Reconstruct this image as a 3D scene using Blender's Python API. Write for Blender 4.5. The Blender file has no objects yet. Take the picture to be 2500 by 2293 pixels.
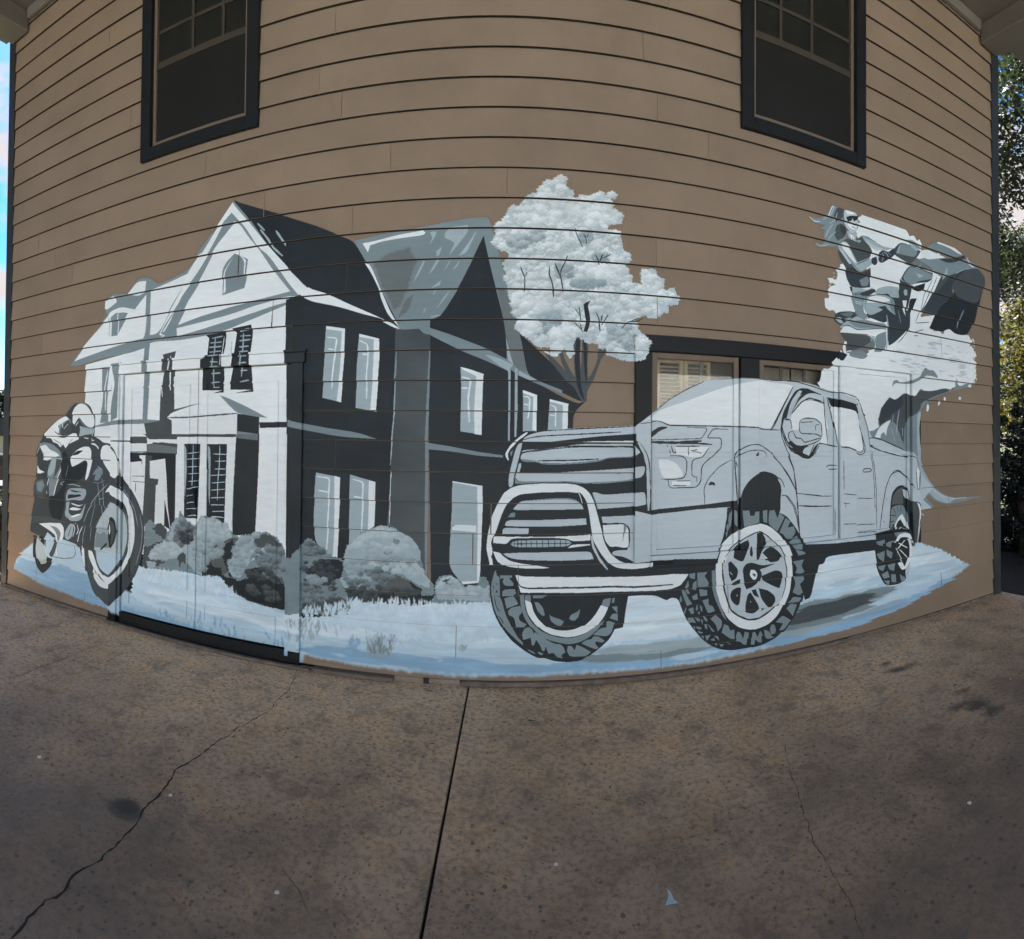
import bpy, bmesh, math, random
import numpy as np
from mathutils import Vector, Matrix, noise

SC = bpy.context.scene
COL = SC.collection
R = math.radians

# ---------------------------------------------------------------- camera
# a level, hand held cylindrical panorama about 107 degrees wide, 3.4 m in front of the wall
EYE, DIST = 1.485, 3.4
FOC, PCX, PCY = 1335.2144, 1225.6633, 1064.854
PITCH, ROLL = 0.0142, -0.0094
cam = bpy.data.cameras.new('camera'); cam_o = bpy.data.objects.new('camera', cam); COL.objects.link(cam_o)
cam.type = 'PANO'; cam.panorama_type = 'CENTRAL_CYLINDRICAL'
cam.central_cylindrical_radius = 1.0
cam.central_cylindrical_range_u_min = -PCX/FOC
cam.central_cylindrical_range_u_max = (2500-PCX)/FOC
cam.central_cylindrical_range_v_min = -(2293-PCY)/FOC
cam.central_cylindrical_range_v_max = PCY/FOC
cam.clip_start = 0.05; cam.clip_end = 1000
Mx = Matrix.Rotation(PITCH, 3, 'X') @ Matrix.Rotation(ROLL, 3, 'Y') @ Matrix.Rotation(R(90), 3, 'X')
cam_o.matrix_world = Matrix.Translation((0, -DIST, EYE)) @ Mx.to_4x4()
SC.camera = cam_o

# ---------------------------------------------------------------- light
SUN_EL, SUN_AZ = R(54), R(-24)          # behind the building, a little to the left (azimuth from +y)
world = bpy.data.worlds.new('World'); SC.world = world; world.use_nodes = True
nt = world.node_tree; nt.nodes.clear()
def N(t, kind, **kw):
    n = t.nodes.new(kind)
    for k, v in kw.items():
        if k.startswith('i_'):
            key = k[2:]; key = int(key) if key.isdigit() else key.replace('_', ' ')
            n.inputs[key].default_value = v
        else: setattr(n, k, v)
    return n
sky = N(nt, 'ShaderNodeTexSky', sky_type='NISHITA', sun_disc=False, sun_elevation=SUN_EL, sun_rotation=SUN_AZ,
        air_density=1.0, dust_density=0.6, ozone_density=3.0)
tc = N(nt, 'ShaderNodeTexCoord')
mp = N(nt, 'ShaderNodeMapping'); mp.inputs['Scale'].default_value = (1.0, 1.0, 2.0)
nz = N(nt, 'ShaderNodeTexNoise', i_Scale=4.2, i_Detail=10.0, i_Roughness=0.6)
rp = N(nt, 'ShaderNodeValToRGB'); rp.color_ramp.elements[0].position = 0.455; rp.color_ramp.elements[1].position = 0.56
mx = N(nt, 'ShaderNodeMix', data_type='RGBA'); mx.inputs['B'].default_value = (2.7, 2.45, 2.42, 1)
hs = N(nt, 'ShaderNodeHueSaturation'); hs.inputs['Saturation'].default_value = 1.5
bg = N(nt, 'ShaderNodeBackground', i_Strength=0.05); wo = N(nt, 'ShaderNodeOutputWorld')
L = nt.links.new
L(tc.outputs['Generated'], mp.inputs['Vector']); L(mp.outputs[0], nz.inputs['Vector']); L(nz.outputs[0], rp.inputs[0])
L(sky.outputs[0], hs.inputs['Color']); L(hs.outputs[0], mx.inputs['A']); L(rp.outputs[0], mx.inputs['Factor'])
L(mx.outputs['Result'], bg.inputs['Color']); L(bg.outputs[0], wo.inputs['Surface'])
sun = bpy.data.lights.new('sun', 'SUN'); sun.energy = 5.0; sun.angle = R(0.53); sun.color = (1, 0.965, 0.92)
sun_o = bpy.data.objects.new('sun', sun); COL.objects.link(sun_o)
sdir = Vector((math.sin(SUN_AZ)*math.cos(SUN_EL), math.cos(SUN_AZ)*math.cos(SUN_EL), math.sin(SUN_EL)))
sun_o.rotation_euler = (-sdir).to_track_quat('-Z', 'Y').to_euler()
vs = SC.view_settings; vs.view_transform = 'Standard'; vs.look = 'None'; vs.gamma = 1; vs.exposure = 2.7; vs.use_curve_mapping = False
SC.render.engine = 'CYCLES'
try:
    SC.cycles.max_bounces = 8; SC.cycles.diffuse_bounces = 5; SC.cycles.use_denoising = True
except Exception: pass

# ---------------------------------------------------------------- helpers
def lin(h):
    h = h.lstrip('#'); v = [int(h[i:i+2], 16)/255 for i in (0, 2, 4)]
    return tuple((c/12.92 if c <= 0.04045 else ((c+0.055)/1.055)**2.4) for c in v)
def rgba(c): return (c[0], c[1], c[2], 1)
def link(o, parent=None):
    COL.objects.link(o)
    if parent: o.parent = parent
    return o
def tag(o, label=None, cat=None, group=None, kind=None):
    if label: o['label'] = label
    if cat: o['category'] = cat
    if group: o['group'] = group
    if kind: o['kind'] = kind
    return o
def empty(name, loc=(0, 0, 0), rz=0):
    o = bpy.data.objects.new(name, None); o.location = loc; o.rotation_euler = (0, 0, rz); o.empty_display_size = .2
    COL.objects.link(o); return o
class MB:
    def __init__(s): s.v = []; s.f = []
    def box(s, x0, x1, y0, y1, z0, z1):
        n = len(s.v)
        s.v += [(x0,y0,z0),(x1,y0,z0),(x1,y1,z0),(x0,y1,z0),(x0,y0,z1),(x1,y0,z1),(x1,y1,z1),(x0,y1,z1)]
        s.f += [tuple(n+i for i in f) for f in ((0,3,2,1),(4,5,6,7),(0,1,5,4),(1,2,6,5),(2,3,7,6),(3,0,4,7))]
        return s
    def prism(s, pts, y0, y1):            # polygon in xz extruded along y, pts counter-clockwise seen from -y
        n = len(s.v); m = len(pts)
        s.v += [(p[0], y0, p[1]) for p in pts] + [(p[0], y1, p[1]) for p in pts]
        s.f += [tuple(range(n, n+m)), tuple(range(n+2*m-1, n+m-1, -1))]
        s.f += [(n+i, n+m+i, n+m+(i+1) % m, n+(i+1) % m) for i in range(m)]
        return s
    def zprism(s, pts, z0, z1):
        n = len(s.v); m = len(pts)
        s.v += [(p[0], p[1], z0) for p in pts] + [(p[0], p[1], z1) for p in pts]
        s.f += [tuple(range(n+m-1, n-1, -1)), tuple(range(n+m, n+2*m))]
        s.f += [(n+i, n+(i+1) % m, n+m+(i+1) % m, n+m+i) for i in range(m)]
        return s
    def tube(s, pts, rad, seg=8):
        rad = rad if isinstance(rad, (list, tuple)) else [rad]*len(pts); n = len(s.v)
        for i, p in enumerate(pts):
            p = Vector(p); d = (Vector(pts[min(i+1, len(pts)-1)])-Vector(pts[max(i-1, 0)])).normalized()
            a = d.cross(Vector((0, 0, 1)));  a = a if a.length > .1 else Vector((1, 0, 0)); a.normalize(); b = d.cross(a)
            for k in range(seg):
                t = 2*math.pi*k/seg; s.v.append(tuple(p+(a*math.cos(t)+b*math.sin(t))*rad[i]))
        for i in range(len(pts)-1):
            for k in range(seg):
                k2 = (k+1) % seg; s.f.append((n+i*seg+k, n+i*seg+k2, n+(i+1)*seg+k2, n+(i+1)*seg+k))
        s.f += [tuple(n+k for k in range(seg))[::-1], tuple(n+(len(pts)-1)*seg+k for k in range(seg))]
        return s
    def build(s, name, mat, parent=None, smooth=False, bevel=0, loc=None, fix=False):
        me = bpy.data.meshes.new(name); me.from_pydata(s.v, [], s.f); me.materials.append(mat)
        if fix:
            b = bmesh.new(); b.from_mesh(me); bmesh.ops.recalc_face_normals(b, faces=b.faces); b.to_mesh(me); b.free()
        if bevel:
            b = bmesh.new(); b.from_mesh(me)
            bmesh.ops.bevel(b, geom=list(b.edges), offset=bevel, segments=1, affect='EDGES'); b.to_mesh(me); b.free()
        if smooth: me.polygons.foreach_set('use_smooth', [True]*len(me.polygons))
        o = bpy.data.objects.new(name, me)
        if loc: o.location = loc
        return link(o, parent)
def copy_tree(o, parent=None):
    c = o.copy(); COL.objects.link(c)
    if parent: c.parent = parent
    for ch in list(o.children): copy_tree(ch, c)
    return c

def mat(name, col, rough=.6, var=.06, scale=6, bump=0, bscale=60, metal=0, obj_var=0, spec=.5):
    m = bpy.data.materials.new(name); m.use_nodes = True; t = m.node_tree; p = t.nodes['Principled BSDF']
    p.inputs['Roughness'].default_value = rough; p.inputs['Metallic'].default_value = metal; p.inputs['Specular IOR Level'].default_value = spec
    c = N(t, 'ShaderNodeTexCoord'); n = N(t, 'ShaderNodeTexNoise', i_Scale=scale, i_Detail=6.0, i_Roughness=.6)
    g = N(t, 'ShaderNodeNewGeometry')
    t.links.new(g.outputs['Position'], n.inputs['Vector'])
    mr = N(t, 'ShaderNodeMapRange'); mr.inputs['From Min'].default_value = .3; mr.inputs['From Max'].default_value = .7
    mr.inputs['To Min'].default_value = 1-var; mr.inputs['To Max'].default_value = 1+var
    t.links.new(n.outputs[0], mr.inputs['Value'])
    vm = N(t, 'ShaderNodeVectorMath', operation='SCALE'); vm.inputs[0].default_value = col
    if obj_var:
        oi = N(t, 'ShaderNodeObjectInfo'); m2 = N(t, 'ShaderNodeMapRange'); m2.inputs['To Min'].default_value = 1-obj_var; m2.inputs['To Max'].default_value = 1+obj_var
        t.links.new(oi.outputs['Random'], m2.inputs['Value']); mu = N(t, 'ShaderNodeMath', operation='MULTIPLY')
        t.links.new(m2.outputs[0], mu.inputs[0]); t.links.new(mr.outputs[0], mu.inputs[1]); t.links.new(mu.outputs[0], vm.inputs['Scale'])
    else: t.links.new(mr.outputs[0], vm.inputs['Scale'])
    t.links.new(vm.outputs[0], p.inputs['Base Color'])
    if bump:
        n2 = N(t, 'ShaderNodeTexNoise', i_Scale=bscale, i_Detail=4.0); b = N(t, 'ShaderNodeBump', i_Strength=bump, i_Distance=.004)
        t.links.new(g.outputs['Position'], n2.inputs['Vector'])
        t.links.new(n2.outputs[0], b.inputs['Height']); t.links.new(b.outputs[0], p.inputs['Normal'])
    return m

# ---------------------------------------------------------------- mural artwork, in wall millimetres (x right, z up)
CRACKS = [[(-1.292, -0.055), (-1.248, -0.23), (-1.224, -0.37), (-1.236, -0.458), (-1.242, -0.518), (-1.234, -0.571), (-1.226, -0.641), (-1.265, -0.753), (-1.271, -0.816), (-1.3, -0.875), (-1.3, -0.959), (-1.32, -1.014), (-1.331, -1.071), (-1.333, -1.163), (-1.349, -1.271), (-1.362, -1.315), (-1.367, -1.359), (-1.353, -1.389), (-1.335, -1.454), (-1.327, -1.521), (-1.323, -1.579), (-1.325, -1.62), (-1.314, -1.668), (-1.296, -1.706), (-1.292, -1.751), (-1.289, -1.801), (-1.28, -1.87), (-1.284, -1.907), (-1.277, -1.949), (-1.284, -1.987), (-1.291, -2.018), (-1.293, -2.066), (-1.29, -2.087), (-1.279, -2.113), (-1.272, -2.134), (-1.269, -2.165), (-1.285, -2.201), (-1.28, -2.238), (-1.273, -2.265), (-1.273, -2.286), (-1.261, -2.327), (-1.249, -2.366), (-1.231, -2.408)], [(-2.623, -0.332), (-2.627, -0.44), (-2.639, -0.587), (-2.631, -0.722), (-2.62, -0.876), (-2.628, -0.96), (-2.626, -1.051), (-2.615, -1.188), (-2.616, -1.309)], [(1.363, -0.998), (1.327, -1.081), (1.287, -1.18), (1.256, -1.252), (1.239, -1.307), (1.22, -1.377), (1.201, -1.424), (1.178, -1.476), (1.165, -1.513), (1.158, -1.552), (1.136, -1.597), (1.119, -1.65), (1.11, -1.69), (1.109, -1.734), (1.101, -1.786), (1.09, -1.834), (1.08, -1.893), (1.073, -1.938), (1.063, -1.979), (1.039, -2.031), (1.028, -2.078)]]
JOINT = [(-0.189, -0.034), (-0.229, -1.76)]
STAINS = [(-1.378, -1.693, 0.085, 0.06), (-1.384, -1.669, 0.06, 0.05), (2.417, -1.364, 0.16, 0.08), (2.472, -1.179, 0.1, 0.06), (2.439, -0.665, 0.16, 0.05), (2.417, -0.533, 0.07, 0.05), (2.424, -1.47, 0.12, 0.06), (2.319, -1.296, 0.13, 0.05)]
LIT_L = [(-1.888, -1.694), (-1.286, -1.505), (-0.705, -1.731), (-1.55, -1.893), (-1.312, -2.3), (-1.004, -1.138), (-0.421, -0.141), (-1.191, -0.451), (-0.369, -1.331), (-0.129, -1.567), (-0.648, -1.706), (-0.33, -0.704)]
LIT_R = [(0.554, -1.671), (0.204, -1.456), (1.725, -1.89), (1.844, -0.698), (0.166, -0.453), (2.503, -1.098), (2.793, -1.306)]
JOINTS = [(-3.873, 3.293), (-3.417, 2.892), (-1.051, 3.71), (-0.721, 3.321), (-1.595, 3.099), (-0.968, 2.934), (-2.071, 3.429), (0.976, 3.629), (1.333, 3.422), (0.973, 2.674), (0.983, 2.354), (-1.786, 2.713), (-1.521, 2.321), (-0.272, 0.272), (1.02, 0.024), (2.975, 0.633), (0.108, 0.683)]
ART = """
G ground
F C 12.8 -4158,207 -4116,307 -3936,444 -3737,609 -3442,685 -3110,693 -2808,698 -2803,484 -2799,271 -2394,251 -2085,299 -1798,338 -1530,370 -1278,395 -1070,445 -869,490 -673,530 -393,551 -117,565 157,572 433,573 715,568 984,539 1266,503 1563,543 1881,579 2228,613 2610,646 3039,676 3226,653 3528,542 3774,404 3895,362 3773,318 3527,251 3225,211 2947,136 2609,121 2228,101 1966,90 1720,74 1488,68 1268,57 987,64 718,63 458,65 202,59 -26,58 -254,50 -408,55 -563,56 -720,63 -881,66 -1102,75 -1259,87 -1286,-38 -1536,-27 -1800,-21 -2083,-21 -2389,-27 -2663,35 -2961,99 -3352,119 -3725,139 -4020,182
F B 14.6 -4158,195 -4097,302 -3905,391 -3566,367 -3209,348 -2966,290 -2798,238 -2962,105 -3155,91 -3507,122 -3781,127 -4020,182
F C 14.3 -4025,390 -3681,616 -3365,695 -3098,660 -2849,626 -2841,263 -3257,322 -3675,385
F B 17.6 -2796,140 -2469,143 -2099,125 -1893,113 -1697,98 -1488,85 -1287,70 -1286,-17 -1519,-9 -1765,-6 -2027,-9 -2389,-4 -2793,-7
R C2 18 -2677,488 -2438,509 -2214,526 -2019,494 -1833,462 -1547,430 -1278,395 -1121,426 -968,455 -699,490 -529,507 -361,522 -208,514 -55,505 98,330 301,412 506,491 715,568 930,556 1151,540 1382,520 1384,220 1181,241 986,258 797,244 612,227 405,173 176,178 -52,177 -306,184 -564,184 -749,202 -938,216 -1104,219 -1275,220 -1392,176 -1698,155 -2030,167 -2393,174 -2713,238
R C2 16.1 2016,652 2395,671 2818,686 2861,681 3226,653 3528,542 3802,400 3475,350 3130,364 2817,374 2510,364 2228,351 1982,334 1816,358 1882,522
F C 20.4 -1260,203 -1041,201 -829,194 -564,183 -306,164 -52,162 201,153 380,171 560,186 788,199 1023,206 1267,207 1384,139 1182,137 987,132 718,124 457,107 202,106 -51,97 -306,101 -563,97 -748,106 -936,112 -1095,121 -1259,128
F B 20.4 -695,142 -499,135 -306,124 -52,117 202,102 457,117 718,125 905,135 1097,142 1098,63 905,70 718,73 458,74 202,67 -26,67 -254,60 -408,67 -563,72
F B 17.8 878,143 1139,129 1414,107 1641,122 1882,133 2138,152 2413,167 2670,186 2947,202 3423,252 3717,316 3475,242 3037,178 2774,153 2529,127 2282,115 2051,101 1720,91 1414,75 1253,72 1098,68 878,91
F S 15.8 560,186 717,198 877,208 1153,220 1384,188 1399,142 1097,121 905,125 718,125 560,145
F G 15.9 665,170 932,185 1097,181 1267,175 1267,154 1097,150 932,143 718,140
F S 15.6 1983,188 2051,295 2192,338 2530,340 2817,331 2992,295 2817,266 2529,230 2228,176 2017,154
F G 15.5 2051,236 2192,308 2530,315 2732,300 2490,253 2228,221
F G 15.3 1882,153 2086,156 2452,151 2650,177 2452,135 2156,114
F B 10.3 -552,256 -435,233 -384,216 -539,211
F C 10.3 -829,220 -669,170 -486,172 -306,169 -307,194 -487,203 -669,209
R S 7.8 -837,217 -813,203 -798,257 -781,212 -760,276 -744,225 -718,295 -707,239 -676,311 -670,258 -647,321 -649,249 -664,171 -722,150 -788,154
R S 10.6 -964,171 -933,243 -916,219 -884,259 -899,205 -931,165
R S 10.2 -256,217 -246,268 -231,248 -180,295 -200,249 -230,203
F C 8 -1051,434 -968,455 -995,373 -1105,335
H S3 140 322.6 -2552,348 -2247,369 -1965,384 -1702,395 -1485,369 -1277,341 -981,388 -698,425 -481,431 -267,432 -55,429 48,279 -188,266 -427,247 -670,222 -865,229 -1067,233 -1275,233 -1544,236 -1829,232 -2137,252 -2472,268
H C 160 334.4 -2550,253 -2245,248 -1963,238 -1700,225 -1482,217 -1275,206 -979,230 -696,245 -468,243 -243,235 -21,222 201,203 456,215 717,220 986,218 1267,207 1267,100 987,119 718,130 457,133 202,127 -20,134 -242,134 -466,128 -695,117 -977,119 -1273,112 -1542,132 -1828,146 -2171,201
H B 120 306.1 -1259,141 -1019,151 -788,155 -564,153 -306,148 -52,135 202,115 457,137 718,151 986,159 1267,172 1564,178 1882,176 1882,118 1564,122 1267,118 987,106 718,109 457,103 202,90 -51,97 -306,97 -563,89 -787,94 -1018,94 -1259,87
H B 60 327.6 -4023,292 -3619,309 -3257,322 -2885,255 -3016,127 -3507,129 -3959,187
H C 60 324.6 -4024,331 -3679,542 -3337,556 -3026,568 -2888,388 -3257,322 -3619,328
H S3 110 346 715,542 930,530 1152,513 1383,492 1383,247 1153,256 931,260 717,259
H S3 120 391 2085,600 2433,627 2817,653 3108,616 3425,574 3528,414 3038,422 2609,423 2338,416 2086,408
H C 80 362.7 2086,437 2433,449 2817,456 3154,455 3528,451 3745,398 3423,323 2992,311 2609,295 2338,294 2086,289
H G 70 465.6 1983,188 2051,295 2228,327 2510,331 2817,331 2947,286 2529,215 2301,194 2086,171
H M 50 462.8 2017,227 2192,302 2530,315 2732,300 2452,244 2086,215
H S 60 406.4 1882,153 2086,156 2452,151 2711,181 2992,211 2947,169 2690,137 2452,104 2210,104 1983,101
H B 60 422.2 1882,118 2156,114 2452,104 2732,137 3037,168 3273,218 3527,269 3634,286 3224,201 2859,169 2529,136 2246,117 1983,95
H G 60 370.4 586,164 731,180 877,195 1125,190 1384,179 1384,139 1182,137 987,132 811,136 639,135
H S 40 344.3 560,191 717,207 877,221 1125,217 1384,207 1384,166 1153,167 932,164 744,180
Y S 60 88.7 -836,149 -829,233 -763,278 -657,287 -653,172 -735,139
Y G 26 78.3 -828,155 -802,223 -683,246 -674,170
Y B 20 68.7 -964,166 -932,235 -870,242 -910,167
Y S 18 61.3 -256,217 -236,261 -185,275 -210,213
Y C 160 77.8 -1263,397 -1023,423 -792,444 -568,460 -322,460 -80,454 -79,278 -273,263 -470,245 -670,222 -958,233 -1261,235
Y B 50 98.9 -2471,206 -2101,214 -1850,200 -1615,183 -1392,162 -1390,81 -1603,87 -1827,89 -2098,95 -2391,97
Y S 50 70.8 -1394,299 -1219,348 -1105,282 -1217,187 -1392,176
G house
P G -3424,2115 -3334,2221 -3253,2278 -3113,2396 -2996,2507 -3027,2557 -3029,2628 -2966,2652 -2919,2663 -2778,2647 -2682,2745 -2641,2752 -2601,2747 -2547,2728 -2480,2675 -2366,2697 -2213,2740 -2102,2879 -2034,2957 -1966,3019 -1901,3110 -1841,3182 -1687,3000 -1554,2810 -1384,2628 -1270,2502 -1298,2441 -1347,2422 -1356,2349 -1628,2253 -1917,2154 -2282,2223 -2550,2231 -2775,2200 -3016,2169 -3315,2110
P W -3233,2112 -3015,2140 -2603,2193 -2537,2241 -2270,2227 -1919,2252 -1624,2340 -1347,2426 -1366,2249 -1391,2062 -1397,1846 -1398,1640 -1399,1434 -1397,1191 -1396,947 -1390,728 -1608,707 -1837,682 -2135,647 -2459,605 -2815,554 -3213,493 -3205,856 -3197,1217 -3220,1503 -3242,1790
P G -3425,2120 -3252,2213 -2827,2274 -2591,2272 -2537,2214 -2753,2168 -3016,2157 -3315,2110
P W -3374,2153 -3253,2278 -2993,2484 -2964,2531 -2847,2554 -2712,2513 -2598,2616 -2590,2422 -2594,2273 -2826,2252 -3017,2220 -3251,2178
P W -2777,2643 -2689,2729 -2597,2721 -2601,2638 -2679,2615
P W -3029,2625 -2922,2652 -2899,2600 -2994,2552 -3027,2559
P G -2900,2639 -2652,2615 -2598,2624 -2705,2512 -2804,2545 -2876,2552 -2957,2552 -2898,2589
P W -2556,2636 -2365,2676 -2212,2715 -2253,2629 -2349,2498 -2435,2341 -2486,2294 -2549,2290
P W -2171,2749 -2078,2855 -1977,3001 -1846,3170 -1813,3123 -1719,3015 -1554,2810 -1389,2628 -1275,2498 -1111,2436 -994,2370 -1003,2353 -1163,2408 -1318,2442 -1408,2547 -1553,2749 -1637,2817 -1734,2965 -1823,3067 -1850,3096 -1921,3031 -2004,2882 -2123,2711 -2252,2567 -2410,2359 -2447,2295 -2402,2270 -2440,2263 -2460,2291 -2386,2419 -2265,2610
P W -2218,2716 -2125,2832 -2090,2847 -2211,2643 -2252,2567 -2409,2307 -2434,2299 -2336,2444
P W -1822,3028 -1778,2996 -1723,2915 -1637,2812 -1510,2632 -1392,2490 -1518,2469 -1758,2440 -2093,2387 -2290,2342 -2191,2529 -2099,2708 -1964,2886 -1854,2999
P G -2290,2342 -2093,2382 -1845,2430 -1673,2449 -1518,2466 -1358,2482 -1347,2449 -1487,2441 -1651,2435 -1866,2403 -2093,2362 -2266,2329
P W -2302,2319 -2092,2342 -1855,2373 -1651,2421 -1427,2456 -1357,2455 -1357,2432 -1506,2407 -1650,2373 -1810,2340 -2091,2287 -2295,2255
P G -1666,2367 -1547,2397 -1406,2417 -1327,2440 -1298,2432 -1446,2398 -1567,2380
P G -2409,2312 -2384,2325 -2273,2417 -2144,2584 -2070,2704 -1964,2896 -2009,2873 -2123,2711 -2240,2566 -2336,2444 -2384,2336 -2332,2268 -2270,2220 -2295,2255 -2309,2328 -2297,2347 -2371,2324
P G -1824,2805 -1715,2747 -1728,2600 -1740,2549 -1913,2517 -1918,2697 -1883,2756
P W -1899,2694 -1829,2787 -1899,2680 -1888,2542 -1907,2526 -1906,2642
P W -1791,2796 -1731,2744 -1737,2620 -1745,2660 -1741,2736
L K 2.9 -1788,2800 -1788,2627
P G -2955,2485 -2887,2520 -2774,2491 -2857,2366 -2883,2324 -2947,2323
L W 6.7 -2878,2516 -2878,2324
L W 11.1 -2970,2470 -2955,2490 -2904,2517 -2775,2505
L G 3.4 -2975,2493 -2974,2329
L W 10.1 -2962,2446 -2962,2322
P G -2604,2242 -2544,2231 -2559,1993 -2568,1807 -2578,1620 -2625,1619 -2619,1807 -2612,1996
P W -2557,2232 -2537,2233 -2544,2055 -2560,2056
P G -3374,2127 -3251,2160 -3062,2184 -2840,2231 -2604,2242 -2563,2211 -2811,2201 -3016,2169 -3266,2120
P G -2598,2616 -2556,2631 -2551,2290 -2415,2274 -2564,2238 -2631,2239 -2592,2315
P G -3052,2075 -2969,2072 -2985,1793 -2971,1618 -3062,1613 -3030,1794
L W 7.9 -2986,2047 -3010,1884 -2998,1714
P G -2917,2095 -2830,2103 -2847,2010 -2857,1656 -2929,1623 -2918,1791 -2884,1923 -2909,2036
L W 4.6 -3056,2035 -3064,1727
L G 4.5 -2936,1937 -2937,1657
P M -2425,2131 -2305,2148 -2319,2082 -2325,1876 -2324,1712 -2082,1757 -2346,1691 -2390,1650 -2345,1629 -2343,1526 -2060,1528 -1797,1530 -1796,1511 -2036,1494 -2293,1475 -2548,1482 -2578,1498 -2611,1615 -2460,1630 -2452,1882 -2422,1985 -2411,2088
L W 9.3 -2352,2115 -2348,2084 -2367,1982 -2362,1857
L W 6.3 -2419,2058 -2445,1881 -2435,1808
P W -2333,1959 -2168,1946 -2085,1937 -2082,1767 -2322,1717
P W -2383,1652 -2321,1681 -2122,1703 -1932,1725 -1867,1782 -1788,1684 -2080,1668
L M 8 -2383,1650 -2198,1651 -1988,1664 -1788,1676
P W -2345,1629 -2062,1644 -1799,1657 -1797,1545 -2078,1528 -2318,1526
P K -1788,1674 -1618,1652 -1616,1430 -1614,1171 -1611,913 -1786,898 -1788,1162 -1789,1427
P G -1791,1552 -1626,1532 -1628,1489 -1791,1502
P G -1934,1808 -1856,1782 -1714,1721 -1556,1644 -1628,1649 -1788,1676 -1866,1743
P K -1617,1612 -1399,1616 -1398,1579 -1611,1574
P G -2915,1634 -2632,1642 -2447,1630 -2604,1605 -2798,1605 -3126,1578 -3111,1590
P W -3118,1578 -2856,1600 -2621,1605 -2575,1501 -2853,1495 -3121,1503
L M 8.7 -2926,1466 -2575,1466
P W -2548,1482 -2293,1488 -2292,1457
P M -2522,1462 -2295,1450 -2291,1416 -2521,1419
P K -2050,2245 -1886,2259 -1880,2229 -1890,2035 -1901,1841 -1901,1826 -1985,1824 -1912,1841 -2078,1847 -2076,2066 -2030,2083 -2021,2221
P K -1829,2272 -1679,2288 -1669,2232 -1687,2044 -1665,1825 -1812,1819 -1679,1839 -1846,1844 -1847,1897 -1816,2051 -1796,2242
L S 7.8 -1969,2227 -1972,2060 -1988,1972 -1980,1863
L S 7.6 -1744,2238 -1742,2142 -1751,2047 -1760,1933
L S 6.8 -1998,2217 -1908,2227
L S 6.8 -2011,2185 -1912,2185
L S 8.8 -2019,2153 -1915,2154
L S 6.9 -2013,2118 -1917,2120
L S 6.9 -2007,2086 -1922,2088
L S 6.9 -1995,2046 -1927,2039
L S 7.8 -2000,2007 -1926,2008
L S 7.8 -2005,1965 -1928,1967
L S 7.8 -2003,1899 -1930,1901
L S 5.9 -1986,1863 -1935,1864
L S 9.5 -1771,2250 -1691,2261
L S 5.7 -1770,2216 -1685,2215
L S 8.6 -1775,2183 -1687,2186
L S 8.6 -1774,2139 -1697,2141
L S 6.7 -1774,2106 -1701,2106
L S 6.7 -1773,2072 -1704,2071
L S 6.7 -1767,2024 -1703,2025
L S 6.7 -1772,1976 -1713,1976
L S 9.5 -1768,1896 -1701,1906
L W 4.9 -1896,2221 -1915,2017
P W -1869,2238 -1833,2245 -1844,2052 -1853,1956 -1846,1839 -1895,1831 -1897,1958 -1905,2056 -1884,2152
L S 3.9 -1832,2187 -1836,2071
L K 2.8 -1521,2390 -1526,2250
P K -1835,3178 -1641,3091 -1455,3012 -1208,2905 -1051,2826 -879,2700 -796,2527 -932,2553 -1111,2436 -1270,2498 -1384,2626 -1554,2810 -1687,3000
P K -1835,3187 -1720,3111 -1540,3035 -1368,2964 -1162,2874 -964,2790 -888,2652 -768,2459 -643,2214 -694,2272 -869,2321 -1080,2434 -1250,2505 -1363,2635 -1487,2769 -1614,2908
L S 9.1 -1649,2990 -1589,2927
L S 10.6 -1623,2940 -1554,2854 -1528,2805 -1453,2735
L S 11.9 -1505,2915 -1430,2807 -1348,2723
L S 8.9 -1423,2866 -1333,2766 -1253,2683
L S 7.4 -1349,2797 -1301,2732 -1221,2665
L S 5.8 -1145,2775 -1098,2698
L M 8.8 -1318,2853 -1286,2775
L M 8.6 -1044,2577 -959,2455
L M 7.1 -960,2484 -840,2348
L M 7.3 -1191,2721 -1128,2642
P W -1266,2507 -1110,2451 -840,2334 -650,2203 -751,2234 -958,2340 -1155,2381 -1281,2437 -1312,2444 -1289,2472
G house
P G -958,2786 -773,2815 -508,2839 -292,2879 -147,2894 -104,2893 -87,2869 -52,2757 -25,2654 28,2449 81,2262 125,2118 152,1922 212,1880 72,1806 -67,1732 -260,1859 -455,1988 -458,2203 -676,2199 -641,2202 -768,2447 -870,2637
F G2 13.8 -824,2625 -769,2482 -686,2321 -651,2337 -591,2474 -550,2637 -594,2717 -718,2689
P K -1426,2438 -1328,2457 -1270,2480 -1088,2412 -893,2330 -766,2272 -667,2199 -675,2077 -677,1904 -679,1730 -686,1536 -692,1342 -709,1067 -727,792 -744,517 -954,500 -1170,479 -1396,454 -1400,735 -1405,1017 -1409,1300 -1413,1583 -1418,1867 -1422,2152
P K -1435,2999 -1261,2919 -1094,2843 -958,2786 -897,2666 -777,2452 -668,2260 -645,2207 -766,2272 -1041,2400 -1270,2502 -1430,2660 -1432,2830
P K -126,2781 -98,2654 -49,2457 4,2253 23,2116 24,1988 -70,2030 -241,2106 -458,2203 -456,2254 -385,2279 -279,2454 -187,2646
P K -453,2160 -284,2081 -87,1996 33,1937 50,1954 127,1913 371,1780 471,1739 527,1761 463,1704 441,1653 442,1524 276,1354 193,1162 110,970 27,759 -56,547 -242,543 -430,536 -436,773 -442,1012 -449,1251 -455,1490 -461,1730 -457,1945
P K 99,2177 228,2060 349,1951 427,1875 496,1808 530,1764 488,1752 410,1789 212,1880 152,1922 125,2075
P W -1270,2502 -1126,2450 -966,2369 -752,2267 -893,2308 -1059,2365 -1230,2408 -1288,2435 -1328,2466
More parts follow.
